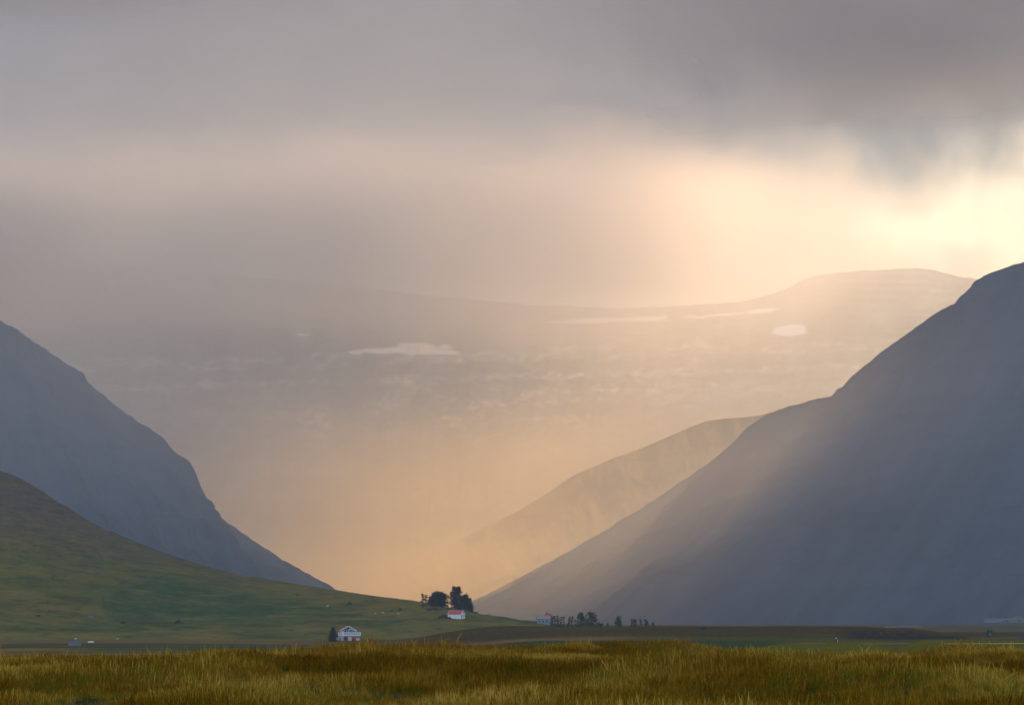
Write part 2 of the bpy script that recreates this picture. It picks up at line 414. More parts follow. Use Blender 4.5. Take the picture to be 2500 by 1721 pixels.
# left mountain
lc = dsp([(-900, 300), (-500, 470), (-200, 590), (-60, 680), (0, 726), (40, 745), (60, 764), (85, 780), (110, 797), (140, 815), (165, 832), (188, 842), (191, 858), (215, 880), (240, 900), (262, 920), (300, 945), (340, 970), (372, 993), (378, 1003), (384, 1013), (405, 1028), (428, 1044), (430, 1064), (440, 1076), (446, 1088), (455, 1101), (460, 1118), (470, 1135), (480, 1148), (490, 1164), (498, 1172), (520, 1186), (560, 1214), (600, 1241), (650, 1271), (700, 1300), (755, 1330), (800, 1350), (860, 1372), (930, 1395)])
left = loft('mountain_left', withY(lc, [(-1000, 3700), (1000, 4250)]), [(-1000, -550, 2700, -3), (0, 420, 2900, -3), (500, 780, 3100, -3), (1000, 1030, 4000, -3)], M_left, 900, 300, 1.2, 60, 77, jag=4.5, gully=90, ledge=18, back=1300)

# green hillside
def hill_attr(X, Y, Z):
    px, py = topx(X, Y, Z)
    px, py = px / K, py / K
    n = fbm(px / 40, py / 14, 15, 4)
    top = np.interp(px, [200, 240, 300, 350, 450, 600, 760, 900], [1420, 1345, 1312, 1300, 1322, 1350, 1370, 1385])
    lush = sstep(-6, 14, py - top + n * 10) * sstep(215, 262, px + n * 14) * (1 - sstep(600, 900, px + n * 60)) * (1 - sstep(1375, 1430, py + n * 14))
    lush = np.maximum(lush, 0.7 * sstep(0.1, 0.5, fbm(px / 120, py / 16, 9, 4) + 0.15) * sstep(1385, 1405, py) )
    pts = [(236, 1368), (232, 1352), (238, 1340), (262, 1325), (290, 1313), (330, 1304)]
    d = 1e9
    for (a, b) in zip(pts[:-1], pts[1:]):
        ax, ay = a; bx, by = b
        tt = np.clip(((px - ax) * (bx - ax) + (py - ay) * (by - ay)) / ((bx - ax) ** 2 + (by - ay) ** 2), 0, 1)
        d = np.minimum(d, np.hypot(px - ax - tt * (bx - ax), (py - ay - tt * (by - ay)) * 1.4))
    gul = 1 - sstep(1.5, 6.5, d + n * 3)
    gul = np.maximum(gul, 0.8 * sstep(0.55, 0.75, fbm(px / 22, py / 3.2, 63, 4, 0.6) * 1.6 + 0.05) * sstep(1320, 1380, py))
    pts = [(700, 1446), (790, 1425), (840, 1412), (880, 1405), (905, 1398), (960, 1392)]
    d = 1e9
    for (a, b) in zip(pts[:-1], pts[1:]):
        ax, ay = a; bx, by = b
        tt = np.clip(((px - ax) * (bx - ax) + (py - ay) * (by - ay)) / ((bx - ax) ** 2 + (by - ay) ** 2), 0, 1)
        d = np.minimum(d, np.hypot(px - ax - tt * (bx - ax), (py - ay - tt * (by - ay)) * 1.2))
    trk = (1 - sstep(0.8, 2.6, d)) * 0.5
    return dict(lush=lush, gully=gul * np.clip(0.45 + n, 0.1, 0.8), track=trk)
hc = dsp([(-500, 880), (-200, 980), (-60, 1032), (0, 1065), (30, 1075), (60, 1090), (100, 1114), (130, 1136), (150, 1146), (180, 1166), (210, 1183), (240, 1198), (270, 1210), (300, 1222), (330, 1235), (400, 1260), (480, 1285), (550, 1301), (620, 1313), (700, 1326), (780, 1338), (860, 1350), (930, 1358), (960, 1363), (1000, 1371), (1040, 1379), (1080, 1388), (1120, 1393), (1150, 1397), (1180, 1403), (1230, 1406), (1260, 1412), (1330, 1424), (1400, 1440)])
hill = loft('hillside', withY(hc, [(-600, 2050), (0, 1950), (700, 1700), (1150, 1450), (1600, 1380)]), [(-600, -500, 1230, -1.5), (400, 350, 1280, -1.5), (1000, 950, 1270, -1.2), (1250, 1230, 1230, 0), (1600, 1450, 1250, 1)], M_hill, 900, 320, 1.1, 9, 95, jag=0.8, gully=45, back=700, attrfn=hill_attr)

# ------------------------------------------------------------------ haze box
def box_mesh(name, lo, hi, mat):
    bm = bmesh.new(); bmesh.ops.create_cube(bm, size=1)
    for v in bm.verts:
        v.co = Vector([lo[i] + (v.co[i] + 0.5) * (hi[i] - lo[i]) for i in range(3)])
    me = bpy.data.meshes.new(name); bm.to_mesh(me); bm.free(); me.materials.append(mat)
    o = bpy.data.objects.new(name, me); COL.objects.link(o); return o
m = bpy.data.materials.new('haze_air'); m.use_nodes = True
n = NT(m.node_tree); n.n.clear()
out = n.new('ShaderNodeOutputMaterial'); v = n.new('ShaderNodeVolumePrincipled')
v.inputs['Color'].default_value = (0.78, 0.90, 1.0, 1)
v.inputs['Density'].default_value = HAZE_DENSITY
v.inputs['Anisotropy'].default_value = 0.4
v.inputs['Density Attribute'].default_value = ''
n.l.new(v.outputs[0], out.inputs['Volume'])
m.cycles.homogeneous_volume = True
HAZE_TOP = 1480
haze = box_mesh('haze', (-62000*2.6, -1200, -60), (62000*2.6, 62000, HAZE_TOP), m)
haze['kind'] = 'stuff'


def mist(name, c, r, dens, seed, aniso=0.4, col=(0.92, 0.94, 0.96), wisp=(0.0012, 0.0012, 0.002), lo=0.25, hi=0.75, torn=0.3):
    """a bank of mist: thick in the middle, thinning out to nothing at its skin, broken by wisps"""
    bm = bmesh.new(); bmesh.ops.create_icosphere(bm, subdivisions=3, radius=1.03)
    for v in bm.verts: v.co = Vector((c[0] + v.co.x * r[0], c[1] + v.co.y * r[1], c[2] + v.co.z * r[2]))
    me = bpy.data.meshes.new(name); bm.to_mesh(me); bm.free()
    m = bpy.data.materials.new(name); m.use_nodes = True
    n = NT(m.node_tree); n.n.clear()
    out = n.new('ShaderNodeOutputMaterial'); v = n.new('ShaderNodeVolumePrincipled')
    g = n.new('ShaderNodeNewGeometry').outputs['Position']
    q = n.mapping(g, scale=tuple(1 / k for k in r), loc=tuple(-a / k for a, k in zip(c, r)))
    ln = n.new('ShaderNodeVectorMath', operation='LENGTH'); n.l.new(q, ln.inputs[0])
    w1 = n.noise(n.mapping(g, scale=wisp, loc=(seed * 3.1, seed * 1.7, 0)), 1.0, 3, 0.5)
    d0 = n.rng(n.m('ADD', ln.outputs['Value'], n.m('MULTIPLY', n.m('SUBTRACT', w1, 0.5), torn)), 1.0, 0.2)
    dn = n.m('MULTIPLY', n.m('MULTIPLY', d0, n.rng(w1, lo, hi, 0.35, 1.65)), dens)
    n.put(v.inputs['Density'], dn)
    v.inputs['Color'].default_value = (*col, 1)
    v.inputs['Anisotropy'].default_value = aniso; v.inputs['Density Attribute'].default_value = ''
    n.l.new(v.outputs[0], out.inputs['Volume'])
    me.materials.append(m)
    o = bpy.data.objects.new(name, me); COL.objects.link(o); o['kind'] = 'stuff'
    return o
mist('valley_mist', (680, 4000, 0), (970, 1400, 560), 1.2e-3, 3, col=(0.97, 0.98, 1.0))
mist('slope_mist', (-800, 3400, 250), (1000, 1000, 800), 4.5e-4, 31, aniso=0.2, col=(0.93, 0.97, 1.0))
mist('shadow_mist', (1100, 3700, 450), (1100, 900, 750), 3.5e-4, 37, aniso=0.2, col=(0.93, 0.97, 1.0))
mist('sunlit_mist', (-150, 6050, 0), (1900, 1400, 620), 8e-4, 8, col=(1.0, 0.84, 0.54))  # golden sunlight put into the mist's own colour
mist('plateau_mist', (-100, 8200, 600), (3300, 1100, 820), 5.5e-4, 41, aniso=0.35, col=(1.0, 0.93, 0.84))
mist('glow_fog', (-150, 5950, 0), (1600, 1150, 260), 1.1e-3, 53, col=(1.0, 0.84, 0.52))  # added low bank, golden glow of the valley put into its colour
mist('low_cloud', (-1300, 8800, 1400), (3300, 1250, 480), 1.9e-3, 12, aniso=0.1, col=(1, 0.95, 0.89), wisp=(0.0013, 0.0013, 0.0013), torn=1.5)
mist('rain_cloud', (150, 8700, 1350), (1900, 950, 480), 1.6e-3, 61, aniso=0.3, col=(1, 0.95, 0.9), wisp=(0.0016, 0.0016, 0.0016), torn=1.5)
mist('hill_cloud', (-960, 4100, 620), (380, 450, 170), 2.6e-3, 17, aniso=0.0, col=(1, 0.96, 0.92))
# ------------------------------------------------------------------ cloud bank above the haze; its unseen reach and edge are shaped to block sun
def mat_cloud():
    m = bpy.data.materials.new('cloud_bank'); m.use_nodes = True
    n = NT(m.node_tree); n.n.clear()
    out = n.new('ShaderNodeOutputMaterial')
    g = n.new('ShaderNodeNewGeometry').outputs['Position']
    gx, gy, gz = n.xyz(g)
    w1 = n.noise(n.mapping(g, scale=(0.0007, 0.0005, 0.0007)), 1.0, 4, 0.5, 0.3)
    w2 = n.m('MULTIPLY', n.m('SUBTRACT', w1, 0.5), 2200)
    ey = n.rng(n.m('ADD', n.m('ADD', gy, w2), n.m('ADD', n.rng(n.m('ADD', gx, n.m('MULTIPLY', w2, 0.35)), 1350.0, -200.0, 0.0, -2500.0), n.rng(gx, 1300.0, 2200.0, 0.0, 600.0))), 6700.0, 8500.0, 1.0, 0.0)
    q = n.m('ADD', n.m('SUBTRACT', gx, n.m('MULTIPLY', gy, 0.02)), n.m('MULTIPLY', w2, 0.7))
    ex = n.m('MAXIMUM', n.rng(q, 100.0, 1500.0), n.rng(n.m('ADD', gy, n.m('MULTIPLY', w2, 0.5)), 6500.0, 5500.0))
    ey = n.m('MULTIPLY', ey, n.rng(n.m('ADD', gy, w2), 1900.0, 3000.0))
    hx = n.m('DIVIDE', n.m('SUBTRACT', gx, 1650.0), 420.0); hy = n.m('DIVIDE', n.m('SUBTRACT', gy, 6450.0), 800.0)  # opening added in the cloud to let a shaft of sun reach the mist
    ey = n.m('MULTIPLY', ey, n.rng(n.m('ADD', n.m('MULTIPLY', hx, hx), n.m('MULTIPLY', hy, hy)), 0.2, 1.3, 0.74, 1.0))
    a = n.m('MULTIPLY', ey, n.rng(ex, 0.0, 1.0, 0.4, 1.0, False))
    d = n.new('ShaderNodeBsdfDiffuse'); d.inputs[0].default_value = (0.42, 0.40, 0.39, 1)
    tr = n.new('ShaderNodeBsdfTransparent')
    mx = n.new('ShaderNodeMixShader'); n.put(mx.inputs[0], a); n.l.new(tr.outputs[0], mx.inputs[1]); 
    tl = n.new('ShaderNodeBsdfTranslucent'); tl.inputs[0].default_value = (0.30, 0.31, 0.33, 1)
    ms = n.new('ShaderNodeMixShader'); ms.inputs[0].default_value = 0.5
    n.l.new(d.outputs[0], ms.inputs[1]); n.l.new(tl.outputs[0], ms.inputs[2]); n.l.new(ms.outputs[0], mx.inputs[2])
    n.l.new(mx.outputs[0], out.inputs[0])
    return m
cx_ = np.linspace(-7000, 16000, 150); cy_ = np.linspace(1000, 15500, 150)
CX, CY = np.meshgrid(cx_, cy_)
CZ = 1640 + fbm(CX / 1500, CY / 1500, 5, 4) * 90
o = grid_mesh('cloud', CX, CY, CZ, mat_cloud(), kind='stuff')
sm = o.modifiers.new('thickness', 'SOLIDIFY'); sm.thickness = 260; sm.offset = 1

# ------------------------------------------------------------------ placing things on the terrain
def bvh_of(o):
    me = o.data
    return BVHTree.FromPolygons([v.co for v in me.vertices], [tuple(p.vertices) for p in me.polygons])
B_ground, B_hill, B_right = bvh_of(ground), bvh_of(hill), bvh_of(right)
def drop(x, y):
    z = -999
    for b in (B_ground, B_hill, B_right):
        h = b.ray_cast(Vector((x, y, 3000)), Vector((0, 0, -1)))
        if h[0] is not None: z = max(z, h[0].z)
    return z
def hit(px, py):
    d = ray(px, py).normalized(); best = None
    for b in (B_ground, B_hill, B_right):
        h = b.ray_cast(CAM, d)
        if h[0] is not None and (best is None or h[3] < best[1]): best = (h[0], h[3])
    return best[0]
def stand(px, Y):
    x = (px - 1250) / F * Y
    return Vector((x, Y, drop(x, Y)))

# ------------------------------------------------------------------ small mesh kit
def simple(name, col, rough=0.7, var=0.25, scale=2.0, spec=0.2):
    m, n, b, out = new_mat(name)
    g = n.new('ShaderNodeNewGeometry').outputs['Position']
    f = n.noise(g, scale, 5, 0.6)
    c = n.mix(f, tuple(q * (1 - var) for q in col), tuple(min(1, q * (1 + var)) for q in col))
    n.put(b.inputs['Base Color'], c); b.inputs['Roughness'].default_value = rough
    b.inputs['Specular IOR Level'].default_value = spec
    return m
M = dict(
    white=simple('white_paint', (0.72, 0.71, 0.69), var=0.1), red=simple('red_roof', (0.42, 0.05, 0.035), 0.5), dkred=simple('red_panel', (0.22, 0.04, 0.03)),
    greygreen=simple('grey_cladding', (0.06, 0.065, 0.062)), glass=simple('window_glass', (0.02, 0.022, 0.028), 0.15, spec=0.5), pale=simple('pale_metal', (0.17, 0.17, 0.165)),
    steel=simple('container_steel', (0.17, 0.18, 0.20), 0.5), dark=simple('dark_rubber', (0.02, 0.02, 0.02)), bark=simple('bark', (0.055, 0.045, 0.035)),
    birch=simple('birch_bark', (0.25, 0.23, 0.2)), stone=simple('grey_stone', (0.11, 0.10, 0.095), scale=1.2), wool=simple('wool', (0.38, 0.35, 0.29)),
    blue=simple('blue_sign', (0.01, 0.05, 0.20), 0.4), wood=simple('weathered_wood', (0.14, 0.10, 0.07)), concrete=simple('concrete', (0.48, 0.46, 0.43)),
    green=simple('tractor_green', (0.02, 0.05, 0.035), 0.4), skin=simple('skin', (0.42, 0.24, 0.17)), jacket=simple('navy_jacket', (0.012, 0.014, 0.03)),
    gravel=simple('pale_gravel', (0.36, 0.31, 0.22), scale=0.8), bale=simple('bale_wrap', (0.33, 0.34, 0.36), 0.4, 0.08), hutgreen=simple('pale_green', (0.28, 0.33, 0.30)),
    roofgrey=simple('pale_blue_roof', (0.16, 0.19, 0.21), 0.5))

class MB:
    def __init__(s): s.b = bmesh.new()
    def box(s, x0, x1, y0, y1, z0, z1, rz=0, c=None):
        vs = [s.b.verts.new((x, y, z)) for z in (z0, z1) for (x, y) in ((x0, y0), (x1, y0), (x1, y1), (x0, y1))]
        for f in ((0, 3, 2, 1), (4, 5, 6, 7), (0, 1, 5, 4), (1, 2, 6, 5), (2, 3, 7, 6), (3, 0, 4, 7)): s.b.faces.new([vs[i] for i in f])
        return s
    def prism(s, pts, y0, y1):
        """pts: (x, z) outline, extruded along y"""
        a = [s.b.verts.new((x, y0, z)) for x, z in pts]; b = [s.b.verts.new((x, y1, z)) for x, z in pts]
        n = len(pts)
        s.b.faces.new(a); s.b.faces.new(b[::-1])
        for i in range(n): s.b.faces.new([a[i], b[i], b[(i + 1) % n], a[(i + 1) % n]])
        bmesh.ops.recalc_face_normals(s.b, faces=s.b.faces[:])
        return s
    def beam(s, p, q, w, h=None):
        p, q = Vector(p), Vector(q); d = (q - p); L = d.length; h = h or w
        m = Matrix.Translation((p + q) / 2) @ d.to_track_quat('Z', 'Y').to_matrix().to_4x4() @ Matrix.Diagonal((w, h, L, 1))
        bmesh.ops.create_cube(s.b, size=1, matrix=m); return s
    def cyl(s, p, q, r0, r1=None, seg=10):
        p, q = Vector(p), Vector(q); d = q - p
        m = Matrix.Translation((p + q) / 2) @ d.to_track_quat('Z', 'Y').to_matrix().to_4x4()
        bmesh.ops.create_cone(s.b, cap_ends=True, segments=seg, radius1=r0, radius2=r0 if r1 is None else r1, depth=d.length, matrix=m); return s
    def ball(s, c, r, sub=2, rough=0.0, seed=0):
        m = Matrix.Translation(c) @ Matrix.Diagonal((*(r if hasattr(r, '__len__') else (r, r, r)), 1))
        g = bmesh.ops.create_icosphere(s.b, subdivisions=sub, radius=1, matrix=m)
        if rough:
            rr = random.Random(seed); cc = Vector(c)
            for v in g['verts']: v.co = cc + (v.co - cc) * (1 + rr.uniform(-rough, rough))
        return s
    def build(s, name, mat, parent=None, smooth=False):
        me = bpy.data.meshes.new(name); s.b.to_mesh(me); s.b.free(); me.materials.append(mat)
        if smooth:
            for p in me.polygons: p.use_smooth = True
        o = bpy.data.objects.new(name, me); COL.objects.link(o)
        if parent: o.parent = parent
        return o
def empty(name, loc, rz=0, **kw):
    o = bpy.data.objects.new(name, None); COL.objects.link(o); o.location = loc; o.rotation_euler.z = rz
    o.empty_display_size = 0.5
    return tag(o, **kw)
def copy_tree(o, parent=None):
    c = o.copy(); COL.objects.link(c); c.parent = parent
    for ch in list(o.children): copy_tree(ch, c)
    return c

# ------------------------------------------------------------------ gravel road with round blue sign
bmr = bmesh.new(); L_, R_ = [], []
for px in range(2300, 2760, 12):
    Y = 352 + (px - 2500) * 0.02
    x = (px - 1250) / F * Y
    z0 = drop(x, Y) + 0.045
    fade = min(1, (px - 2294) / 30)
    L_.append(bmr.verts.new((x, Y - 1.6 * fade, z0))); R_.append(bmr.verts.new((x, Y + 1.6 * fade, z0 + 0.0)))
for i in range(len(L_) - 1): bmr.faces.new((L_[i], L_[i + 1], R_[i + 1], R_[i]))
ex_ = bmesh.ops.extrude_face_region(bmr, geom=bmr.faces[:])
for v in ex_['geom']:
    if isinstance(v, bmesh.types.BMVert): v.co.z -= 0.1
me = bpy.data.meshes.new('gravel_road'); bmr.to_mesh(me); bmr.free(); me.materials.append(M['gravel'])
o = bpy.data.objects.new('gravel_road', me); COL.objects.link(o); o['kind'] = 'structure'

p = stand(2492, 350)
r_ = empty('road_sign', p, R(8), label='round blue road sign with a white arrow on a dark post beside the gravel road', cat='sign')
MB().cyl((0, 0, -0.3), (0, 0, 1.0), 0.04).build('post', M['dark'], r_)
pl = MB().cyl((0, -0.05, 0.86), (0, -0.01, 0.86), 0.31, seg=28).build('plate', M['blue'], r_)
ar = MB(); ar.beam((-0.13, -0.065, 1.0), (0.10, -0.065, 0.76), 0.075, 0.012); ar.prism([(0.17, 0.69), (-0.05, 0.73), (0.13, 0.90)], -0.071, -0.059)
ar.build('arrow', M['white'], pl)

# ------------------------------------------------------------------ trees
def mat_leaf(name, a, b_):
    m, n, b, out = new_mat(name)
    g = n.new('ShaderNodeNewGeometry')
    f = n.noise(g.outputs['Position'], 0.9, 4, 0.6)
    rnd = g.outputs['Random Per Island']
    c = n.mix(n.rng(n.m('ADD', n.m('MULTIPLY', f, 0.6), n.m('MULTIPLY', rnd, 0.5)), 0.2, 0.85), a, b_)
    d = n.new('ShaderNodeBsdfDiffuse'); n.put(d.inputs[0], c)
    t = n.new('ShaderNodeBsdfTranslucent'); n.put(t.inputs[0], c)
    x = n.new('ShaderNodeMixShader'); x.inputs[0].default_value = 0.3
    n.l.new(d.outputs[0], x.inputs[1]); n.l.new(t.outputs[0], x.inputs[2]); n.l.new(x.outputs[0], out.inputs[0])
    return m
L_dark = mat_leaf('dark_leaves', (0.012, 0.018, 0.010), (0.030, 0.045, 0.018))
L_mid = mat_leaf('green_leaves', (0.022, 0.034, 0.014), (0.055, 0.070, 0.026))
L_conifer = mat_leaf('needles', (0.008, 0.012, 0.008), (0.020, 0.030, 0.016))
L_shrub = mat_leaf('shrub_leaves', (0.018, 0.026, 0.014), (0.04, 0.05, 0.022))

def leaves_mesh(name, pts, sizes, mat, parent, r):
    n = len(pts)
    pts = np.asarray(pts, float); s = np.asarray(sizes, float)[:, None]
    a = r.normal(size=(n, 3)); a /= np.linalg.norm(a, axis=1)[:, None]
    b = r.normal(size=(n, 3)); b -= (b * a).sum(1)[:, None] * a; b /= np.linalg.norm(b, axis=1)[:, None]
    co = np.stack([pts - a * s, pts + b * s * 0.6, pts + a * s, pts - b * s * 0.6], 1).reshape(-1, 3)
    me = bpy.data.meshes.new(name); me.vertices.add(4 * n); me.vertices.foreach_set('co', co.ravel().astype(np.float32))
    me.loops.add(4 * n); me.loops.foreach_set('vertex_index', np.arange(4 * n, dtype=np.int32))
    me.polygons.add(n); me.polygons.foreach_set('loop_start', np.arange(0, 4 * n, 4, dtype=np.int32)); me.update(calc_edges=True)
    me.materials.append(mat)
    o = bpy.data.objects.new(name, me); COL.objects.link(o); o.parent = parent
    return o

def broadleaf(name, loc, h, w, label, cat, group=None, seed=1, dense=1.0, mat=None, base=0.25, shape='round', bark='bark', leaf=0.26, stems=1):
    r = np.random.default_rng(seed); root = empty(name, loc, 0, label=label, cat=cat, group=group)
    tb = MB(); tips = []
    for st in range(stems):
        ox = (st - (stems - 1) / 2) * w * 0.28; prev = Vector((ox * 0.4, 0, -0.3)); rad = 0.022 * h / stems ** 0.5
        for k in range(1, 6):
            q = Vector((ox + r.normal() * 0.02 * h, r.normal() * 0.02 * h, h * 0.92 * k / 5))
            tb.cyl(prev, q, rad, rad * 0.72, 7); prev = q; rad *= 0.72
            if k * 0.18 > base * 0.6:
                for j in range(3):
                    an = r.uniform(0, 6.28); L = w * 0.45 * r.uniform(0.5, 1) * (1 - 0.12 * k if shape != 'round' else 1 - abs(k - 2.7) * 0.18)
                    t = q + Vector((math.cos(an) * L, math.sin(an) * L, h * r.uniform(0.03, 0.13)))
                    t.z = min(t.z, h * 0.97)
                    tb.cyl(q, t, rad * 0.6, rad * 0.15, 5); tips.append(t)
        tips.append(Vector((ox, 0, h * 0.96)))
    tb.build('trunk', M[bark], root)
    P, S = [], []
    nclump = int(46 * dense) + len(tips)
    for c in range(nclump):
        if c < len(tips): ctr = np.array(tips[c])
        else:
            f = r.uniform(0, 1) ** 0.8; zz = base + (0.97 - base) * f
            if shape == 'round': rr = math.sqrt(max(0.03, 1 - ((f - 0.45) / 0.62) ** 2))
            elif shape == 'column': rr = 0.8 * math.sqrt(max(0.03, 1 - ((f - 0.4) / 0.68) ** 4))
            else: rr = (1 - f) * 0.95 + 0.12
            an = r.uniform(0, 6.28); q = math.sqrt(r.uniform(0, 1))
            ctr = np.array([math.cos(an) * q * rr * w / 2 * r.uniform(0.8, 1.22), math.sin(an) * q * rr * w / 2, zz * h])
        cr = r.uniform(0.05, 0.125) * min(h, w * 1.4)
        k = int(22 * dense ** 0.5 + 6)
        P.append(ctr + r.normal(size=(k, 3)) * cr * 0.55); S.append(r.uniform(0.6, 1.3, k) * leaf * 0.8)
    P = np.concatenate(P); P[:, 2] = np.maximum(P[:, 2], 0.08)
    leaves_mesh('crown', P, np.concatenate(S), mat or L_mid, root, r)
    return root

def conifer(name, loc, h, w, label, seed=1, cat='tree', group=None, dense=1.0):
    r = np.random.default_rng(seed); root = empty(name, loc, 0, label=label, cat=cat, group=group)
    MB().cyl((0, 0, -0.3), (0, 0, h * 0.97), 0.025 * h, 0.01, 8).build('trunk', M['bark'], root)
    P, S = [], []
    for k in range(int(26 * dense)):
        f = k / (26 * dense); z = h * (0.06 + 0.92 * f); R0 = w / 2 * 1.15 * (1 - f) ** 0.62 + 0.1
        for j in range(11):
            an = r.uniform(0, 6.28); L = R0 * r.uniform(0.65, 1.08); m_ = int(5 + L * 8)
            t = np.linspace(0.1, 1, m_)
            p = np.stack([np.cos(an) * L * t, np.sin(an) * L * t, z - 0.28 * L * t + 0.12 * t ** 2], 1) + r.normal(size=(m_, 3)) * 0.09
            P.append(p); S.append(r.uniform(0.1, 0.2, m_) * (1.3 - 0.5 * t))
    leaves_mesh('crown', np.concatenate(P), np.concatenate(S), L_conifer, root, r)
    return root

def bush(name, loc, w, h, d, label, seed, group=None, mat=None, cat='bush', n=None):
    r = np.random.default_rng(seed); root = empty(name, loc, 0, label=label, cat=cat, group=group)
    tb = MB()
    k = max(2, min(5, int(w * 0.5)))
    for i in range(k):
        x = (i + 0.5) / k * w - w / 2
        MB().cyl((x * 0.8, 0, -0.2), (x, r.normal() * 0.1 * d, h * 0.7), 0.05, 0.02, 5).build('stem', M['bark'], root)
    P = []
    nc = int(8 + w * h * 1.3)
    for i in range(nc):
        u = r.uniform(-1, 1); hh = h * (1 - abs(u) ** 2.6) * r.uniform(0.3, 1.0)
        P.append(np.array([u * w / 2, r.uniform(-1, 1) * d / 2, hh * 0.8]) + r.normal(size=(40, 3)) * np.array([0.32, 0.3, 0.2]) * min(1.6, h * 0.5))
    P = np.concatenate(P); P[:, 2] = np.abs(P[:, 2])
    leaves_mesh('foliage', P, r.uniform(0.1, 0.24, len(P)), mat or L_shrub, root, r)
    return root

def tree_at(px, ytop, Y, wpx, fn=broadleaf, **kw):
    p = stand(px, Y); h = at(px, ytop, Y).z - p.z
    return fn(loc=p, h=h, w=wpx / F * Y, **kw)

# grove beside the white barn on the hill
G1 = 'trees of the grove beside the white barn'
GY = 1470
tree_at(1033, 1449, GY, 13, name='birch_tree', label='slender open birch at the left end of the grove on the hill crest', cat='tree', group=G1, seed=3, dense=0.55, shape='column', base=0.15, leaf=0.3)
tree_at(1042, 1452, GY, 12, name='birch_tree', label='loose twin birch, second from the left end of the grove on the hill crest', cat='tree', group=G1, seed=4, dense=0.5, shape='round', base=0.2, leaf=0.3)
tree_at(1068, 1446, GY + 8, 30, name='broad_tree', label='broad dense dark tree with a domed crown, biggest on the left of the grove', cat='tree', group=G1, seed=5, dense=2.6, mat=L_dark, base=0.16, leaf=0.42)
tree_at(1055, 1456, GY + 3, 18, name='broad_tree', label='low dark tree against the left flank of the broad domed tree in the hill grove', cat='tree', group=G1, seed=15, dense=1.5, mat=L_dark, base=0.2, leaf=0.38)
tree_at(1079, 1446, GY, 19, name='broad_tree', label='dark rounded tree between the broad domed tree and the young sapling in the grove', cat='tree', group=G1, seed=6, dense=1.9, mat=L_dark, base=0.14, leaf=0.4)
tree_at(1088, 1449, GY, 12, name='broad_tree', label='narrow mid green tree just left of the sapling gap in the hill grove', cat='tree', group=G1, seed=7, dense=1.0, shape='column', base=0.1, leaf=0.34)
tree_at(1095, 1451, GY - 4, 8, name='young_tree', label='thin see-through sapling in the gap left of the tall poplar', cat='tree', group=G1, seed=8, dense=0.4, shape='column', base=0.1, leaf=0.25)
tree_at(1115, 1433, GY + 4, 27, name='poplar_tree', label='tallest tree of the grove, a poplar with a forked top behind the white barn', cat='tree', group=G1, seed=9, dense=2.4, mat=L_dark, shape='column', base=0.05, leaf=0.42, stems=2)
tree_at(1103, 1443, GY, 10, name='poplar_tree', label='narrow lower poplar hugging the left side of the tallest tree', cat='tree', group=G1, seed=10, dense=0.9, shape='column', base=0.05, leaf=0.32)
tree_at(1137, 1453, GY - 2, 30, name='spruce_tree', label='wide dark spruce with a rounded top behind the right gable of the white barn', cat='tree', group=G1, seed=11, dense=2.8, mat=L_dark, base=0.02, leaf=0.4, shape='cone')
tree_at(1146, 1461, GY - 6, 24, name='spruce_tree', label='dark spruce sloping down at the right end of the hill grove', cat='tree', group=G1, seed=12, dense=2.2, mat=L_dark, base=0.0, leaf=0.38, shape='cone')
tree_at(1126, 1457, GY - 8, 20, name='spruce_tree', label='low dark spruce filling in between the forked poplar and the wide spruce', cat='tree', group=G1, seed=13, dense=1.8, mat=L_dark, base=0.0, leaf=0.4)
for i, (px, w, h, lb) in enumerate([(1060, 40, 1.6, 'long low dark green shrubbery under the grove on the hill crest'), (1158, 12, 1.8, 'small dark bush trailing off the right end of the grove'), (1166, 7, 2.2, 'tiny round bush standing alone just right of the grove'), (1176, 12, 1.0, 'flat dark shrub on the crest right of the grove')]):
    p = stand(px, GY - 12); bush('shrub', p, w / F * GY, h, 2.5, lb, 40 + i)

def bush_px(px, pyb, wpx, hpx, label, seed, name='bush', mat=None, d=2.0):
    p = hit(px, pyb); k = p.y / F
    return bush(name, p, wpx * k, hpx * k * 1.1, d, label, seed, mat=mat)
bush_px(1083, 1510, 24, 10, 'long dark dome-shaped bush on the grass below the white barn', 60, mat=L_dark)
bush_px(1098, 1511, 12, 6, 'lower dark bush touching the right end of the dome-shaped bush below the barn', 61, mat=L_dark)
bush_px(1110, 1503, 12, 5, 'small green bush on the slope right below the white barn', 62)
bush_px(852, 1476, 12, 7, 'dark bush high on the open hillside above the chalet', 63)
bush_px(978, 1489, 7, 5, 'small bush on the hillside left of the white barn', 64)
bush_px(955, 1492, 8, 3, 'flat small bush on the hillside halfway between chalet and grove', 65)
bush_px(726, 1453, 7, 4, 'tiny dark bush near the skyline of the hill, far left of the grove', 66)
bush_px(436, 1521, 16, 9, 'dark squat bush alone on the lower green hillside', 67, mat=L_dark)
bush_px(300, 1522, 18, 4, 'flat dark shrub low on the slope right of the grey boulder', 68)
bush_px(94, 1504, 10, 5, 'small dark bush low on the slope at far left', 69)
bush_px(1716, 1536, 13, 5, 'little dark mound of a bush on the skyline of the brown terrace', 70, mat=L_dark)

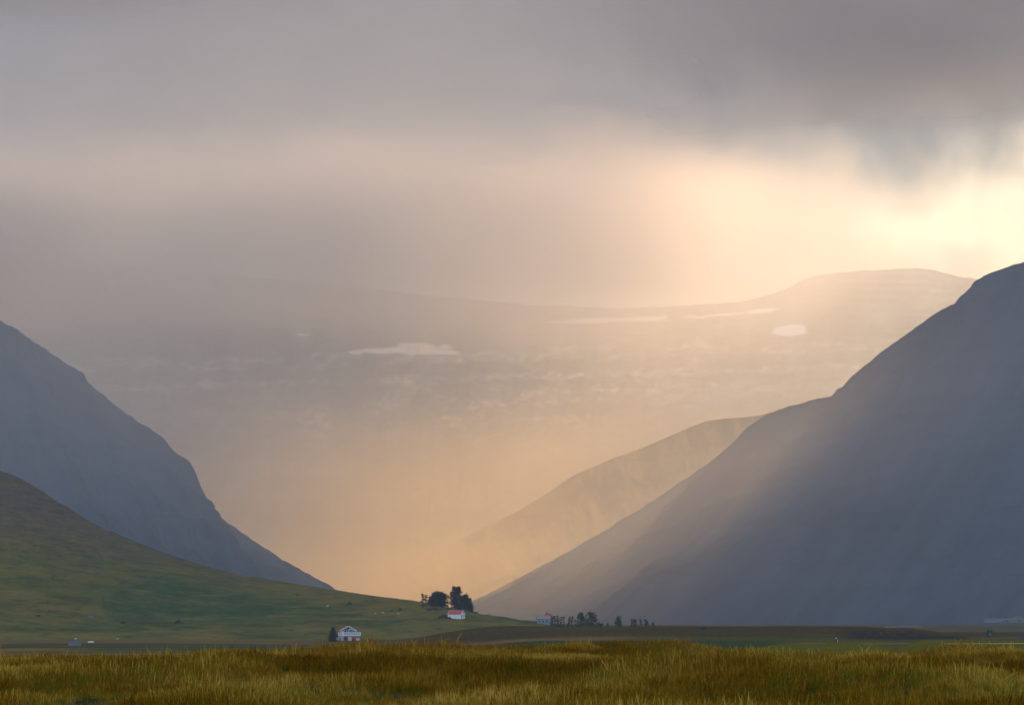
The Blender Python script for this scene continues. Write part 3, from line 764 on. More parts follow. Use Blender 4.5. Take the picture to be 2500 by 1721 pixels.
# trees behind the terrace
G2 = 'thin trees strung out behind the brown terrace'
TY = 1335
rowt = [(1346, 1508, 8, .5, 'sapling right against the corner of the low grey house'), (1353, 1503, 10, .6, 'sparse young tree, first tall one right of the low grey house'), (1361, 1502, 10, .65, 'sparse young tree with a pointed top, second tall one from the low grey house'), (1369, 1505, 9, .5, 'thin airy tree midway along the row by the grey house'), (1376, 1504, 8, .5, 'thin airy tree at the right end of the row by the grey house'),
        (1389, 1505, 12, .6, 'open young tree standing between the row and the big pair'), (1397, 1504, 8, .45, 'spindly tree just left of the big pair'), (1403, 1511, 7, .4, 'short wispy sapling at the foot of the big pair')]
for i, (px, yt, w, dn, lb) in enumerate(rowt):
    tree_at(px, yt, TY, w, name='young_tree', label=lb, cat='tree', group=G2, seed=100 + i, dense=dn, base=0.12, leaf=0.25, shape='round' if i % 2 else 'column')
tree_at(1417, 1496, TY, 22, name='birch_tree', label='left tree of the big pair behind the dark hedge', cat='tree', group=G2, seed=120, dense=1.5, base=0.08, leaf=0.32)
tree_at(1442, 1495, TY, 26, name='birch_tree', label='right tree of the big pair, with a double head, behind the dark hedge', cat='tree', group=G2, seed=121, dense=1.7, base=0.08, leaf=0.32, stems=2)
tree_at(1460, 1519, TY, 12, name='young_tree', label='low bushy tree at the right foot of the big pair', cat='tree', group=G2, seed=122, dense=.8, base=0.0)
tree_at(1468, 1522, TY, 10, name='young_tree', label='lowest bushy tree on the terrace skyline right of the big pair', cat='tree', group=G2, seed=123, dense=.7, base=0.0)
tree_at(1482, 1521, TY, 10, name='young_tree', label='small pointed tree between the big pair and the lone pine-like tree', cat='tree', group=G2, seed=124, dense=.7, base=0.0, shape='cone')
tree_at(1508, 1505, TY, 26, name='lone_tree', label='lone wide tree with tiered branches on the terrace skyline', cat='tree', group=G2, seed=125, dense=1.3, base=0.1, shape='cone', leaf=0.3)
tree_at(1540, 1511, TY, 8, name='young_tree', label='narrow upright tree right of the lone wide tree', cat='tree', group=G2, seed=126, dense=.6, base=0.05, shape='column')
tree_at(1547, 1511, TY, 13, name='young_tree', label='rounded open tree, second in the small group right of the lone wide tree', cat='tree', group=G2, seed=127, dense=.8, base=0.1)
tree_at(1562, 1511, TY, 9, name='young_tree', label='thin feathery tree with bare gaps in the small group on the skyline', cat='tree', group=G2, seed=128, dense=.5, base=0.1, shape='column')
tree_at(1575, 1512, TY, 13, name='young_tree', label='round-headed tree on a leaning stem, last big one of the small skyline group', cat='tree', group=G2, seed=129, dense=.7, base=0.15)
tree_at(1592, 1519, TY, 8, name='young_tree', label='tiny last tree at the right end of the skyline trees', cat='tree', group=G2, seed=130, dense=.5, base=0.1)
p = stand(1377, 1290)
bush('hedge', p, 108 / F * 1290, at(1377, 1519, 1290).z - p.z, 5, 'long dark hedge in front of the skyline trees and low grey house', 140, mat=L_dark, cat='hedge')

# ------------------------------------------------------------------ chalet with the red roof
def window(parent, x, z, w, h, y, cols=2, mat='white', axis='x'):
    fr = MB(); t = 0.09
    def bx(a, b, c, d, y0, y1):
        if axis == 'x': fr.box(a, b, y0, y1, c, d)
        else: fr.box(y0, y1, a, b, c, d)
    xs = np.linspace(x - w / 2, x + w / 2, cols + 1)
    bx(x - w / 2 - t, x + w / 2 + t, z - t, z, y - 0.08, y); bx(x - w / 2 - t, x + w / 2 + t, z + h, z + h + t, y - 0.08, y)
    for q in xs: bx(q - t / 2, q + t / 2, z, z + h, y - 0.08, y)
    f = fr.build('window', M[mat], parent)
    g = MB()
    if axis == 'x': g.box(x - w / 2, x + w / 2, y - 0.03, y - 0.005, z, z + h)
    else: g.box(y - 0.03, y - 0.005, x - w / 2, x + w / 2, z, z + h)
    g.build('pane', M['glass'], f)
    return f
def S(zx, zy):   # crop pixels of the chalet to metres
    return ((zx - 900) / 66.5, (1125 - zy) / 66.5)
p = hit(849, 1563)
hs = p.y / 1180.0
chal = empty('chalet', p, R(11), label='red roofed chalet with a white balcony at the foot of the hill', cat='house')
chal.scale = (hs, hs, hs)
xl, xr, ze, za = -3.0, 3.4, 5.1, 6.75
w_ = MB(); w_.prism([(xl, 2.3), (xr, 2.3), (xr, ze), (0.15, za - 0.15), (xl, ze)], 0, 7.2); w_.build('wall', M['greygreen'], chal)
ba = MB(); ba.box(xl, xr, 0.15, 7.1, -0.4, 2.3); ba.build('basement', M['dkred'], chal)
rf = MB()
rf.prism([(xl - 0.7, ze - 0.38), (0.15, za + 0.02), (0.15, za + 0.2), (xl - 0.7, ze - 0.2)], -0.9, 7.9); rf.prism([(xr + 0.7, ze - 0.38), (0.15, za + 0.02), (0.15, za + 0.2), (xr + 0.7, ze - 0.2)], -0.9, 7.9)
roof = rf.build('roof', M['red'], chal)
MB().box(-1.4, -0.9, 4.5, 5.0, 5.8, 7.1).build('chimney', M['red'], roof)
bb = MB(); bb.beam((xl - 0.75, -0.98, ze - 0.33), (0.15, -0.98, za + 0.1), 0.1, 0.32); bb.beam((xr + 0.75, -0.98, ze - 0.33), (0.15, -0.98, za + 0.1), 0.1, 0.32); bb.build('bargeboard', M['white'], chal)
po = MB(); po.prism([(0.1, 5.0), (0.9, 5.55), (3.7, 4.5), (3.7, 4.35), (0.9, 5.4), (0.1, 4.85)], -2.4, -0.9); po.build('porch_roof', M['roofgrey'], chal)
bb = MB(); bb.beam((-0.1, -2.5, 4.95), (0.9, -2.5, 5.6), 0.09, 0.26); bb.beam((0.9, -2.5, 5.6), (3.75, -2.5, 4.5), 0.09, 0.26); bb.build('bargeboard', M['white'], chal)
window(chal, -1.5, 4.0, 1.7, 1.1, -0.01); window(chal, -0.1, 4.0, 0.8, 1.0, -0.01, 1); window(chal, 2.0, 3.2, 1.2, 1.4, -0.01, 1)
window(chal, 1.6, 3.9, 1.2, 0.9, xl - 0.01, 2, axis='y'); window(chal, 4.6, 3.9, 1.2, 0.9, xl - 0.01, 2, axis='y')
MB().box(-2.75, -2.0, -0.09, -0.015, 2.5, 4.6).build('door', M['white'], chal)
bal = MB().box(-4.6, 6.0, -2.6, -0.02, 2.22, 2.4).build('balcony', M['white'], chal)
rl = MB()
for (a, b) in (((-4.6, -2.55), (6.0, -2.55)), ((-4.6, -2.55), (-4.6, -0.1)), ((6.0, -2.55), (6.0, -0.1))):
    for zz in (2.5, 4.02): rl.beam((*a, zz), (*b, zz), 0.12, 0.14)
    n_ = int(math.hypot(b[0] - a[0], b[1] - a[1]) / 0.3)
    for i in range(n_ + 1):
        t = i / n_; x = a[0] + (b[0] - a[0]) * t; y = a[1] + (b[1] - a[1]) * t
        rl.beam((x, y, 2.45), (x, y, 4.0), 0.17, 0.05)
rl.build('railing', M['white'], bal)
for x in (0.25, 3.6, -2.9):
    MB().beam((x, -2.45, 2.4), (x, -2.45, 5.1 if x > 0 else 4.4), 0.16).build('post', M['white'], bal)
for (x0, x1, z1) in ((-5.9, -5.0, 1.4), (-2.85, -2.3, 2.3), (-0.15, 1.55, 1.8), (3.8, 5.5, 1.25)):
    MB().box(x0, x1, -2.5, -1.6, -0.5, z1).build('pier', M['concrete'], chal)
ap = MB(); ap.box(-4.8, -4.5, -2.3, -1.6, -0.5, 1.7); ap.box(-3.5, -3.1, -2.3, -1.6, -0.5, 1.9); ap.box(-4.8, -3.1, -2.3, -1.6, 1.45, 1.9); ap.build('archway', M['concrete'], chal)
MB().box(-2.2, 0.0, -2.58, -2.5, 1.95, 2.2).build('red_panel', M['red'], chal)
MB().box(1.7, 3.2, -2.3, -2.2, 0.9, 2.0).build('red_panel', M['red'], chal)
MB().beam((3.3, -2.55, 1.0), (4.3, -2.55, 2.6), 0.08).build('brace', M['wood'], chal)

p = hit(813, 1566)
conifer('conifer', p, 7.3 * hs, 5.6 * hs, 'dark bushy conifer close against the left side of the chalet', 31, dense=1.3)

# ------------------------------------------------------------------ barn on the hill
p = stand(1115, 1405); q = 1405 / 1390.0
barn = empty('barn', p + Vector((0, 0, 0.25)), R(-24), label='white barn with a red roof in front of the grove on the hill', cat='barn')
def gable_house(root, L, W, H, RH, wall, roof, trim=None, ov=0.25):
    """long side along x facing -y"""
    b = MB(); b.box(-L / 2, L / 2, -W / 2, W / 2, -1.5, H)
    for sx in (-1, 1):
        x = sx * L / 2
        vs = [b.b.verts.new(v) for v in ((x, -W / 2, H), (x, W / 2, H), (x, 0, H + RH), (x - sx * 0.2, -W / 2, H), (x - sx * 0.2, W / 2, H), (x - sx * 0.2, 0, H + RH))]
        b.b.faces.new(vs[:3]); b.b.faces.new(vs[3:]); b.b.faces.new((vs[0], vs[2], vs[5], vs[3])); b.b.faces.new((vs[1], vs[4], vs[5], vs[2]))
    wl = b.build('wall', wall, root)
    r = MB(); th = 0.14; e = W / 2 + ov; zl = H - RH * ov / (W / 2)
    for s in (-1, 1):
        pts = [(0, H + RH), (s * e, zl), (s * e, zl + th), (0, H + RH + th)]
        a = [r.b.verts.new((-L / 2 - ov, y, z)) for y, z in pts]; c = [r.b.verts.new((L / 2 + ov, y, z)) for y, z in pts]
        r.b.faces.new(a); r.b.faces.new(c[::-1])
        for i in range(4): r.b.faces.new([a[i], c[i], c[(i + 1) % 4], a[(i + 1) % 4]])
    bmesh.ops.recalc_face_normals(r.b, faces=r.b.faces[:])
    ro = r.build('roof', roof, root)
    if trim:
        t = MB(); x0, x1 = -L / 2 - ov - 0.06, L / 2 + ov + 0.06
        for x in (x0, x1):
            for s in (-1, 1): t.beam((x, 0, H + RH + 0.14), (x, s * e, zl + 0.14), 0.12, 0.22)
        t.beam((x0, 0, H + RH + 0.2), (x1 - 1.0, 0, H + RH + 0.2), 0.42, 0.16)
        t.build('ridge_trim', trim, ro)
    return wl, ro
gable_house(barn, 8.2, 5.6, 2.25, 1.75, M['white'], M['red'], M['white'])
MB().box(4.1, 4.16, -2.0, -0.7, -0.3, 2.0).build('door', M['glass'], barn)
MB().box(4.1, 4.15, 0.7, 1.7, 0.5, 1.9).build('window', M['glass'], barn)
MB().box(4.1, 4.15, -0.5, 0.35, 2.6, 3.4).build('hatch', M['glass'], barn)

# white house seen between the trunks of the grove
p = stand(1071, 1500)
h2 = empty('cottage', p, R(5), label='small white cottage glimpsed between the trunks of the grove', cat='house')
gable_house(h2, 6, 5, 2.6, 1.4, M['white'], M['roofgrey'])
window(h2, -1.3, 1.0, 1.0, 1.0, -2.51, 1); window(h2, 1.3, 1.0, 1.0, 1.0, -2.51, 1)

# low grey house and gabled house at the end of the hill
p = stand(1326, 1400); top = at(1326, 1503, 1400).z - p.z
h3 = empty('low_house', p, R(4), label='low pale grey house with three windows at the right end of the hill', cat='house')
gable_house(h3, 7.3, 5, top * 0.62, top * 0.38, M['pale'], M['pale'])
for x in (-2.4, -0.3, 1.9): window(h3, x, 0.7, 1.3, 1.1, -2.51, 1)
p = stand(1338, 1440); top = at(1338, 1498, 1440).z - p.z
h4 = empty('gabled_house', p, R(-55), label='grey gabled house with a chimney and red roof behind the low pale grey house', cat='house')
wl, ro = gable_house(h4, 5.0, 4.4, top * 0.6, top * 0.4, M['pale'], M['red'])
MB().box(-1.7, -1.2, -0.3, 0.3, top * 0.8, top + 1.1).build('chimney', M['stone'], ro)
window(h4, 0, top * 0.25, 1.4, 1.2, -2.21, 2)

# ------------------------------------------------------------------ farm below the right mountain
pf = hit(2427, 1517.5); kf = pf.y / F
f1 = empty('farm_building', pf, R(0), label='long low pale farm building at the foot of the dark mountain on the right', cat='farmhouse')
gable_house(f1, 50 * kf, 9, 5.5 * kf, 2.2 * kf, M['pale'], M['roofgrey'])
for i in range(6): window(f1, (-20 + i * 7.5) * kf, 1.2, 2.2, 1.6, -4.51, 2)
pf2 = hit(2463, 1517.5)
f2 = empty('farm_shed', pf2, R(0), label='short pale shed with a dark doorway between long farm building and big barn', cat='shed')
gable_house(f2, 20 * kf, 9, 5.5 * kf, 2 * kf, M['pale'], M['roofgrey'])
MB().box(-9.5 * kf, -3.5 * kf, -4.6, -4.52, -0.5, 5.0 * kf).build('doorway', M['glass'], f2)
pf3 = hit(2486, 1517)
f3 = empty('farm_barn', pf3, R(90), label='big gabled farm barn with a wide blue grey roof at the right edge', cat='barn')
gable_house(f3, 16, 46 * kf, 4.0 * kf, 8.0 * kf, M['pale'], M['roofgrey'])
MB().box(-8.1, -8.02, -3 * kf, 3 * kf, -0.5, 3.4 * kf).build('door', M['glass'], f3)
pt = hit(2462, 1514)
conifer('conifer', pt + Vector((0, 14, 0)), 12 * kf, 16 * kf, 'dark tree rising behind the farm buildings on the right', 33)

# wrapped hay bales in a field at the foot of the mountain
rb = random.Random(4); first = None
for i in range(17):
    px = 2163 + i * 4.9 + rb.uniform(-1.6, 1.6) + (8 if i > 4 else 0); 
    pp = hit(px, 1531.5 + rb.choice((0, 0, 0, 1.2, -0.6)) - (px - 2160) * 0.012)
    if first is None:
        first = MB().cyl((-0.75, 0, 0.72), (0.75, 0, 0.72), 0.75, seg=18).build('hay_bale', M['bale'])
        o = first
    else: o = first.copy(); COL.objects.link(o)
    o.location = pp; o.rotation_euler.z = rb.uniform(-0.6, 0.6); s_ = pp.y / 2600 * rb.uniform(0.55, 0.8); o.scale = (s_ * 1.1, s_, s_)
    tag(o, 'white wrapped hay bale in the row at the foot of the right mountain', 'hay bale', 'white hay bales scattered in a row in the far field')

# ------------------------------------------------------------------ container, boat, tank on the plain at left
p = hit(182.5, 1575.5); k = p.y / F
ct = empty('container', p, R(3), label='grey blue corrugated container standing alone on the plain at left', cat='container')
cw, chh = 29 * k, 10.6 * k
b = MB(); n_ = 22; pts = []
for i in range(n_ * 2 + 1):
    x = -cw / 2 + cw * i / (n_ * 2); pts.append((x, -1.2 + (0.0 if i % 2 else 0.1)))
for i in range(len(pts) - 1):
    (xa, ya), (xb, yb) = pts[i], pts[i + 1]
    for sgn, oy in ((1, 0), (-1, 0)):
        v = [b.b.verts.new(q) for q in ((xa, ya * sgn, 0.12), (xb, yb * sgn, 0.12), (xb, yb * sgn, chh - 0.1), (xa, ya * sgn, chh - 0.1))]
        b.b.faces.new(v)
b.box(-cw / 2, cw / 2, -1.1, 1.1, chh - 0.12, chh - 0.05); b.box(-cw / 2, -cw / 2 + 0.05, -1.1, 1.1, 0.1, chh - 0.1); b.box(cw / 2 - 0.05, cw / 2, -1.1, 1.1, 0.1, chh - 0.1)
b.build('shell', M['steel'], ct)
fr = MB()
for x in (-cw / 2 - 0.03, cw / 2 + 0.03):
    for y in (-1.22, 1.22): fr.beam((x, y, -0.3), (x, y, chh), 0.14)
for y in (-1.22, 1.22):
    fr.beam((-cw / 2, y, 0.06), (cw / 2, y, 0.06), 0.13); fr.beam((-cw / 2, y, chh), (cw / 2, y, chh), 0.13)
fr.build('frame', M['pale'], ct)
MB().beam((cw / 2 + 0.1, -0.3, 0.2), (cw / 2 + 0.1, -0.3, chh - 0.2), 0.05).beam((cw / 2 + 0.1, 0.3, 0.2), (cw / 2 + 0.1, 0.3, chh - 0.2), 0.05).build('lock_bar', M['stone'], ct)

p = hit(222, 1568); k = p.y / F
bt = empty('rowing_boat', p, R(6), label='white upturned rowing boat lying on the brown grass right of the container', cat='boat')
bm = bmesh.new(); ringz = []
Lb, Wb, Hb = 15 * k, 1.7, 3.6 * k
for i in range(13):
    u = i / 12 * 2 - 1; wd = Wb / 2 * (1 - abs(u) ** 2.4) ** 0.7 + 0.03; hh = Hb * (1 - 0.35 * abs(u) ** 2)
    ringz.append([bm.verts.new((u * Lb / 2, math.cos(a) * wd, math.sin(a) ** 0.8 * hh if a not in (0, math.pi) else 0.0)) for a in [math.pi * j / 8 if 0 < j < 8 else (0 if j == 0 else math.pi) for j in range(9)]])
for i in range(12):
    for j in range(8): bm.faces.new((ringz[i][j], ringz[i + 1][j], ringz[i + 1][j + 1], ringz[i][j + 1]))
bm.faces.new(ringz[0]); bm.faces.new(ringz[-1][::-1])
me = bpy.data.meshes.new('hull'); bm.to_mesh(me); bm.free(); me.materials.append(M['concrete'])
o = bpy.data.objects.new('hull', me); COL.objects.link(o); o.parent = bt
MB().beam((-Lb / 2, 0, Hb * 0.7), (0, 0, Hb + 0.05), 0.06).beam((0, 0, Hb + 0.05), (Lb / 2, 0, Hb * 0.7), 0.06).build('keel', M['white'], bt)

p = hit(286.5, 1561); k = p.y / F
tk = empty('tank', p, R(10), label='small pale green tank on legs on the plain, right of the white boat', cat='tank')
MB().cyl((-3.6 * k, 0, 2.6 * k), (3.6 * k, 0, 2.6 * k), 1.7 * k, seg=16).build('vessel', M['hutgreen'], tk, True)
for x in (-2.4 * k, 2.4 * k): MB().box(x - 0.1, x + 0.1, -0.4, 0.4, -0.2, 1.4 * k).build('leg', M['stone'], tk)

# bench-like stand on the hill crest
p = stand(1193.5, 1440)
bn = empty('bench', p, R(12), label='tiny wooden bench on the bare hill crest right of the grove', cat='bench')
MB().box(-0.75, 0.75, -0.2, 0.2, 0.62, 0.7).build('seat', M['wood'], bn)
MB().box(-0.75, 0.75, 0.2, 0.25, 0.8, 1.05).build('backrest', M['wood'], bn)
for x in (-0.6, 0.6): MB().box(x - 0.05, x + 0.05, -0.18, 0.24, -0.3, 0.62).build('leg', M['wood'], bn)

# ------------------------------------------------------------------ boulders
def boulder(px, pyb, wpx, hpx, label, seed):
    p = hit(px, pyb); k = p.y / F
    b = MB(); rr = random.Random(seed)
    for i in range(3): b.ball((rr.uniform(-.28, .28) * wpx * k, rr.uniform(-.2, .2), hpx * k * rr.uniform(0.15, 0.35)), (wpx * k * rr.uniform(.25, .42), wpx * k * .3, hpx * k * rr.uniform(.45, .7)), 2, 0.12, seed + i)
    o = b.build('boulder', M['stone']); o.location = p
    return tag(o, label, 'boulder', 'boulders lying on the hillside')
boulder(218, 1511, 19, 10, 'large grey boulder low on the slope above the container', 5)
boulder(588, 1418, 8, 6, 'grey boulder high on the hillside near the skyline', 9)
boulder(1090, 1501, 6, 6, 'small pale grey rock on the grass just below the left end of the barn', 13)
boulder(1045, 1494, 6, 2.4, 'flat pale rock on the grass left of the white barn', 17)

# ------------------------------------------------------------------ sheep
def skinned(name, pts, edges, radii, mat, parent=None, sub=1, root=0):
    me = bpy.data.meshes.new(name); me.from_pydata(pts, edges, []); me.materials.append(mat)
    o = bpy.data.objects.new(name, me); COL.objects.link(o)
    md = o.modifiers.new('skin', 'SKIN')
    for i, v in enumerate(me.skin_vertices[0].data):
        v.radius = radii[i] if hasattr(radii[i], '__len__') else (radii[i], radii[i]); v.use_root = (i == root)
    md.use_smooth_shade = True
    sb = o.modifiers.new('sub', 'SUBSURF'); sb.levels = sb.render_levels = sub
    dg = bpy.context.evaluated_depsgraph_get(); dg.update()
    nm = bpy.data.meshes.new_from_object(o.evaluated_get(dg)); o.modifiers.clear(); o.data = nm
    if parent: o.parent = parent
    return o
sheep_pts = [(0, 0, .62), (-.35, 0, .64), (.35, 0, .63), (.55, 0, .78), (.68, 0, .86), (.88, 0, .78), (.30, .13, .35), (.30, .13, .02), (.30, -.13, .35), (.30, -.13, .02), (-.36, .13, .38), (-.40, .13, .2), (-.36, .13, .02), (-.36, -.13, .38), (-.40, -.13, .2), (-.36, -.13, .02), (-.55, 0, .6)]
sheep_ed = [(0, 1), (0, 2), (2, 3), (3, 4), (4, 5), (2, 6), (6, 7), (2, 8), (8, 9), (1, 10), (10, 11), (11, 12), (1, 13), (13, 14), (14, 15), (1, 16)]
sheep_r = [.30, .29, .27, .17, .12, .06, .07, .04, .07, .04, .09, .05, .04, .09, .05, .04, .06]
sh0 = None
for i, (px, py, rz, lb) in enumerate([(799, 1481.5, .3, 'white sheep highest up on the hillside above the chalet'), (935.5, 1497.5, 2.9, 'white sheep in the middle of the hillside between the chalet and the grove'), (916.5, 1498, .2, 'smaller-looking pale sheep just left of the middle sheep on the hillside'), (972.5, 1500, 3.3, 'pale sheep nearest to the grove on the hillside'), (184, 1562, .1, 'small pale sheep on the plain directly behind the grey container')]):
    pp = hit(px, py)
    if sh0 is None: sh0 = o = skinned('sheep', sheep_pts, sheep_ed, sheep_r, M['wool'])
    else: o = sh0.copy(); COL.objects.link(o)
    o.location = pp; o.rotation_euler.z = rz; s_ = 1.25 if i != 2 else 0.9; o.scale = (s_, s_, s_)
    tag(o, lb, 'sheep', 'sheep grazing on the hillside')

# ------------------------------------------------------------------ person walking on the flat
p = stand(2035, 640); p.z = at(2035, 1568.5, 640).z if p.z < at(2035, 1570, 640).z else p.z
pr = empty('person', p, R(20), label='person in dark clothes with a pale patch walking on the grass before the dark bank', cat='person')
body_pts = [(0, 0, .95), (0, 0, 1.15), (0, 0, 1.38), (0, 0, 1.50), (0, -.01, 1.62), (0, -.01, 1.74),
            (.10, 0, .88), (.12, -.10, .50), (.13, -.02, .09), (.13, -.16, .04), (-.10, 0, .88), (-.12, .12, .50), (-.13, .26, .12), (-.13, .14, .04),
            (.20, 0, 1.38), (.25, .06, 1.12), (.24, -.06, .88), (-.20, 0, 1.38), (-.25, -.06, 1.12), (-.24, -.16, .90)]
body_ed = [(0, 1), (1, 2), (2, 3), (3, 4), (4, 5), (0, 6), (6, 7), (7, 8), (8, 9), (0, 10), (10, 11), (11, 12), (12, 13), (2, 14), (14, 15), (15, 16), (2, 17), (17, 18), (18, 19)]
body_r = [(.16, .11), (.14, .10), (.17, .11), .06, .10, .085, .09, .065, .045, .04, .09, .065, .045, .04, .07, .048, .035, .07, .048, .035]
skinned('body', body_pts, body_ed, body_r, M['jacket'], pr, 2)
MB().ball((0, -.015, 1.66), (.088, .10, .12), 3).build('face', M['skin'], pr, True)
MB().ball((0, .012, 1.70), (.10, .11, .12), 3).build('hair', M['dark'], pr, True)
MB().ball((-.02, -.10, 1.2), (.15, .07, .22), 2).build('shirt_front', M['white'], pr, True)
for sx, yy in ((.24, -.08), (-.24, -.18)):
    hd = MB(); hd.ball((sx, yy, .83), (.03, .045, .05), 2)
    for f in range(4): hd.cyl((sx, yy - .03 + f * .02, .80), (sx - .01 * (1 if sx > 0 else -1), yy - .035 + f * .021, .73 + abs(f - 1.4) * .01), .009, .006, 6)
    hd.cyl((sx, yy - .03, .84), (sx, yy - .075, .79), .011, .008, 6); hd.build('hand', M['skin'], pr, True)
q = stand(2041.5, 560); q.z = at(2041, 1569, 560).z
po = MB(); po.beam((0, 0, -1.2), (-.25, 0, .8), .07); o = po.build('marker_stake', M['white']); o.location = q
tag(o, 'short pale leaning stake in the grass just right of the walking person', 'stake')

# ------------------------------------------------------------------ tractor
p = hit(2419, 1553.5); k = p.y / F
tr = empty('tractor', p, R(25), label='dark farm tractor with a tall cab parked on the flat field by the gravel road', cat='tractor')
sc_k = (17 * k) / 2.9; tr.scale = (sc_k * 1.15, sc_k, sc_k)
bd = MB(); bd.prism([(-.3, .7), (1.9, .7), (2.0, 1.0), (1.95, 1.5), (.4, 1.65), (-.3, 1.65)], -.4, .4); bd.build('bonnet', M['green'], tr)
cb = MB()
for x in (-1.35, .25):
    for y in (-.7, .7): cb.beam((x, y, 1.0), (x * .85, y * .85, 2.65), .09)
cb.box(-1.4, .3, -.72, .72, .8, 1.25); cab = cb.build('cab', M['green'], tr)
MB().box(-1.4, .35, -.78, .78, 2.65, 2.85).build('cab_roof', M['green'], tr)
MB().box(-1.2, .12, -.6, .6, 1.25, 2.64).build('cab_window', M['glass'], cab)
for x, y, rd, wd in ((-.95, -.95, .85, .45), (-.95, .95, .85, .45), (1.45, -.75, .5, .3), (1.45, .75, .5, .3)):
    wh = MB().cyl((x, y - wd / 2, rd), (x, y + wd / 2, rd), rd, seg=22).build('wheel', M['dark'], tr)
    MB().cyl((x, y - wd / 2 - .02, rd), (x, y + wd / 2 + .02, rd), rd * .5, seg=18).build('rim', M['pale'], wh)
MB().cyl((1.1, .2, 1.6), (1.1, .2, 2.4), .05).build('exhaust', M['dark'], tr)
MB().box(-2.5, -1.9, -.9, .9, .5, .8).beam((-1.4, 0, .6), (-2.3, 0, .6), .12).build('rear_implement', M['dkred'], tr)

# ------------------------------------------------------------------ meadow grass
def mat_grass(name, cols, transl=0.35):
    m, n, b, out = new_mat(name)
    g = n.new('ShaderNodeNewGeometry'); oi = n.new('ShaderNodeObjectInfo')
    pos = g.outputs['Position']
    big = n.noise(n.mapping(pos, scale=(0.12, 0.08, 0.1)), 1.0, 4, 0.55)
    f = n.m('ADD', n.m('MULTIPLY', g.outputs['Random Per Island'], 0.5), n.m('ADD', n.m('MULTIPLY', big, 1.3), -0.27))
    cr = n.new('ShaderNodeValToRGB'); n.l.new(f, cr.inputs[0])
    e = cr.color_ramp.elements
    e[0].position = 0.22; e[0].color = (*cols[0], 1); e[1].position = 0.95; e[1].color = (*cols[-1], 1)
    for i, c in enumerate(cols[1:-1]):
        q = e.new(0.22 + 0.73 * (i + 1) / (len(cols) - 1)); q.color = (*c, 1)
    d = n.new('ShaderNodeBsdfDiffuse'); n.put(d.inputs[0], cr.outputs[0])
    t = n.new('ShaderNodeBsdfTranslucent'); n.put(t.inputs[0], cr.outputs[0])
    x = n.new('ShaderNodeMixShader'); x.inputs[0].default_value = transl
    n.l.new(d.outputs[0], x.inputs[1]); n.l.new(t.outputs[0], x.inputs[2]); n.l.new(x.outputs[0], out.inputs[0])
    return m
G_green = mat_grass('grass_blades', [(0.015, 0.028, 0.001), (0.055, 0.075, 0.003), (0.13, 0.14, 0.006), (0.28, 0.26, 0.02)])
G_straw = mat_grass('dry_stalks', [(0.045, 0.020, 0.001), (0.135, 0.062, 0.002), (0.28, 0.135, 0.006), (0.58, 0.36, 0.06)])
lib = bpy.data.collections.new('grass_tufts')
def tuft(name, specs, seed):
    """specs: list of (count, mat slot, height, height spread, lean, width, radius, seedhead)"""
    r = np.random.default_rng(seed); co, fc, mi = [], [], []
    for (cnt, slot, h, hs_, lean, wd, rad, head) in specs:
        for i in range(cnt):
            a = r.uniform(0, 6.283); q = rad * math.sqrt(r.uniform()); bx, by = q * math.cos(a), q * math.sin(a)
            hh = h * (1 + r.normal() * hs_); ln = abs(r.normal()) * lean * hh; la = r.uniform(0, 6.283); fa = r.uniform(0, 3.14)
            fx, fy = math.cos(fa), math.sin(fa); ns = 4 if lean > 0.3 else 3; k0 = len(co)
            for s in range(ns + 1):
                t = s / ns; bend = t * t
                w_ = wd * (1 - t * 0.85) * 0.5
                if head and s >= ns - 1: w_ = wd * (1.5 if s == ns - 1 else 0.3)
                cx_, cy_ = bx + math.cos(la) * ln * bend, by + math.sin(la) * ln * bend
                cz_ = hh * (t - 0.35 * (ln / max(hh, .01)) * t * t) - 0.05 * (s == 0)
                co.append((cx_ - fx * w_, cy_ - fy * w_, cz_)); co.append((cx_ + fx * w_, cy_ + fy * w_, cz_))
            for s in range(ns):
                fc.append((k0 + 2 * s, k0 + 2 * s + 1, k0 + 2 * s + 3, k0 + 2 * s + 2)); mi.append(slot)
    me = bpy.data.meshes.new(name); me.from_pydata(co, [], fc); me.materials.append(G_green); me.materials.append(G_straw)
    me.polygons.foreach_set('material_index', mi)
    o = bpy.data.objects.new(name, me); lib.objects.link(o); return o
tuft('tuft_a', [(62, 0, .42, .25, .55, .011, .32, False), (26, 1, .55, .15, .22, .007, .32, True)], 1)      # green
tuft('tuft_b', [(62, 0, .50, .25, .8, .013, .30, False), (16, 1, .60, .2, .35, .008, .32, True)], 2)                                                # lush arching
tuft('tuft_c', [(26, 0, .36, .2, .5, .010, .33, False), (52, 1, .56, .15, .2, .008, .34, True)], 3)        # straw mix
tuft('tuft_d', [(10, 0, .34, .2, .5, .010, .33, False), (70, 1, .52, .18, .3, .008, .34, False)], 4)       # dry
tuft('tuft_e', [(3, 1, 1.0, .12, .18, .012, .30, True), (6, 1, .7, .1, .2, .009, .3, True)], 5)            # tall lone stalks
tuft('tuft_f', [(34, 0, .40, .2, .7, .011, .33, False), (30, 1, .46, .2, .7, .009, .34, False)], 6)        # tangled
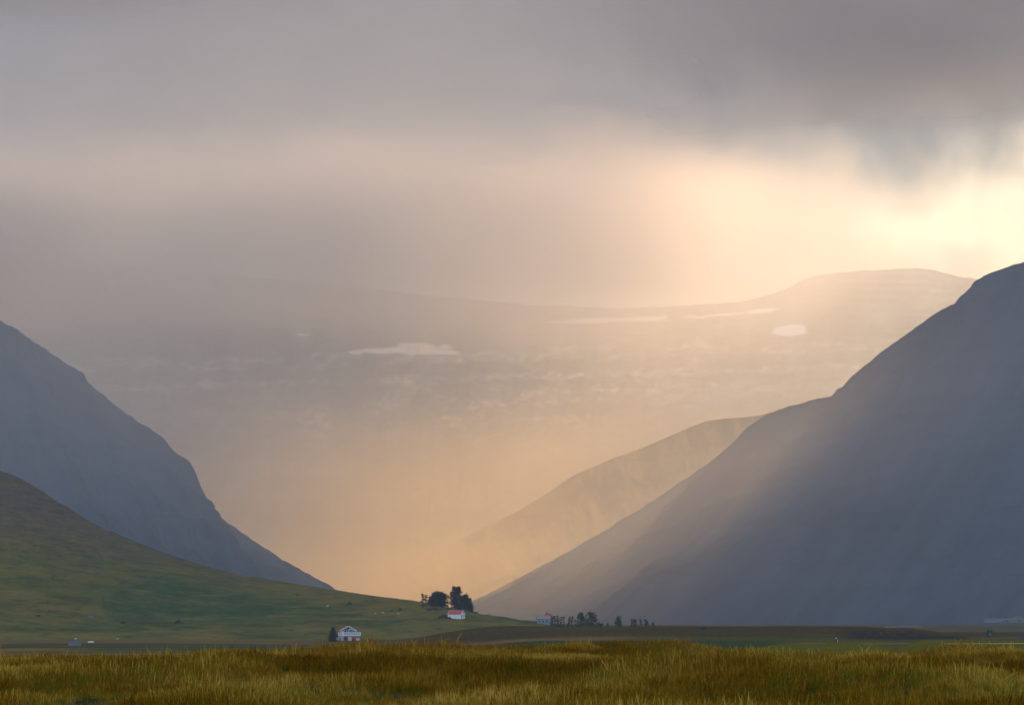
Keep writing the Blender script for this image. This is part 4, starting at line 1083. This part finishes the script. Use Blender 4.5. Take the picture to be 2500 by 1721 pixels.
def scatter(name, n, ymin, ymax, label):
    r = np.random.default_rng(11)
    Y = np.sqrt(r.uniform(ymin ** 2, ymax ** 2, n)); x = r.uniform(-1, 1, n) * (0.24 * Y + 12)
    z = gheight(x, Y)
    lush = fbm(x / 4.5, Y / 8, 201, 4) * 1.3 + 0.04 + 0.10 * (np.abs(1250 + F * x / Y - 1450) < 200) 
    dry = fbm(x / 9, Y / 12, 305, 3)
    var = np.full(n, 2)
    var[r.uniform(size=n) < 0.5] = 5
    var[lush > -0.22] = 0
    var[(lush > 0.1)] = 1
    m = (dry > 0.1) & (lush < 0.0); var[m] = 3
    var[r.uniform(size=n) < 0.16] = 2
    tall = r.uniform(size=n) < (0.001 + 0.2 * sstep(60, 95, Y) * sstep(0, .35, fbm(x / 3, Y / 7, 401, 3))); var[tall] = 4
    sc = r.uniform(0.5, 0.75, n) * (1 + 0.75 * np.clip(fbm(x / 2.6, Y / 6, 77, 3), -1, 1)); sc[tall] *= r.uniform(0.8, 1.15, tall.sum())
    me = bpy.data.meshes.new(name); me.vertices.add(n); me.vertices.foreach_set('co', np.stack([x, Y, z - 0.02], 1).astype(np.float32).ravel())
    a = me.attributes.new('variant', 'INT', 'POINT'); a.data.foreach_set('value', var.astype(np.int32))
    a = me.attributes.new('size', 'FLOAT', 'POINT'); a.data.foreach_set('value', sc.astype(np.float32))
    a = me.attributes.new('turn', 'FLOAT_VECTOR', 'POINT'); a.data.foreach_set('vector', np.stack([r.normal(size=n) * .08, r.normal(size=n) * .08, r.uniform(0, 6.28, n)], 1).astype(np.float32).ravel())
    o = bpy.data.objects.new(name, me); COL.objects.link(o)
    ng = bpy.data.node_groups.new('scatter', 'GeometryNodeTree')
    ng.interface.new_socket('Geometry', in_out='INPUT', socket_type='NodeSocketGeometry'); ng.interface.new_socket('Geometry', in_out='OUTPUT', socket_type='NodeSocketGeometry')
    N = ng.nodes; Lk = ng.links
    gi = N.new('NodeGroupInput'); go = N.new('NodeGroupOutput')
    ci = N.new('GeometryNodeCollectionInfo'); ci.inputs['Collection'].default_value = lib; ci.inputs['Separate Children'].default_value = True; ci.inputs['Reset Children'].default_value = True
    ip = N.new('GeometryNodeInstanceOnPoints'); ip.inputs['Pick Instance'].default_value = True
    def na(nm, ty):
        q = N.new('GeometryNodeInputNamedAttribute'); q.data_type = ty; q.inputs['Name'].default_value = nm; return q.outputs['Attribute']
    er = N.new('FunctionNodeEulerToRotation')
    Lk.new(gi.outputs[0], ip.inputs['Points']); Lk.new(ci.outputs[0], ip.inputs['Instance']); Lk.new(na('variant', 'INT'), ip.inputs['Instance Index'])
    Lk.new(na('turn', 'FLOAT_VECTOR'), er.inputs[0]); Lk.new(er.outputs[0], ip.inputs['Rotation']); Lk.new(na('size', 'FLOAT'), ip.inputs['Scale'])
    Lk.new(ip.outputs[0], go.inputs[0])
    md = o.modifiers.new('scatter', 'NODES'); md.node_group = ng
    return tag(o, label, 'grass', kind='stuff')
scatter('meadow_grass', 125000, 34, 175, 'tall ochre and green meadow grass across the whole foreground')
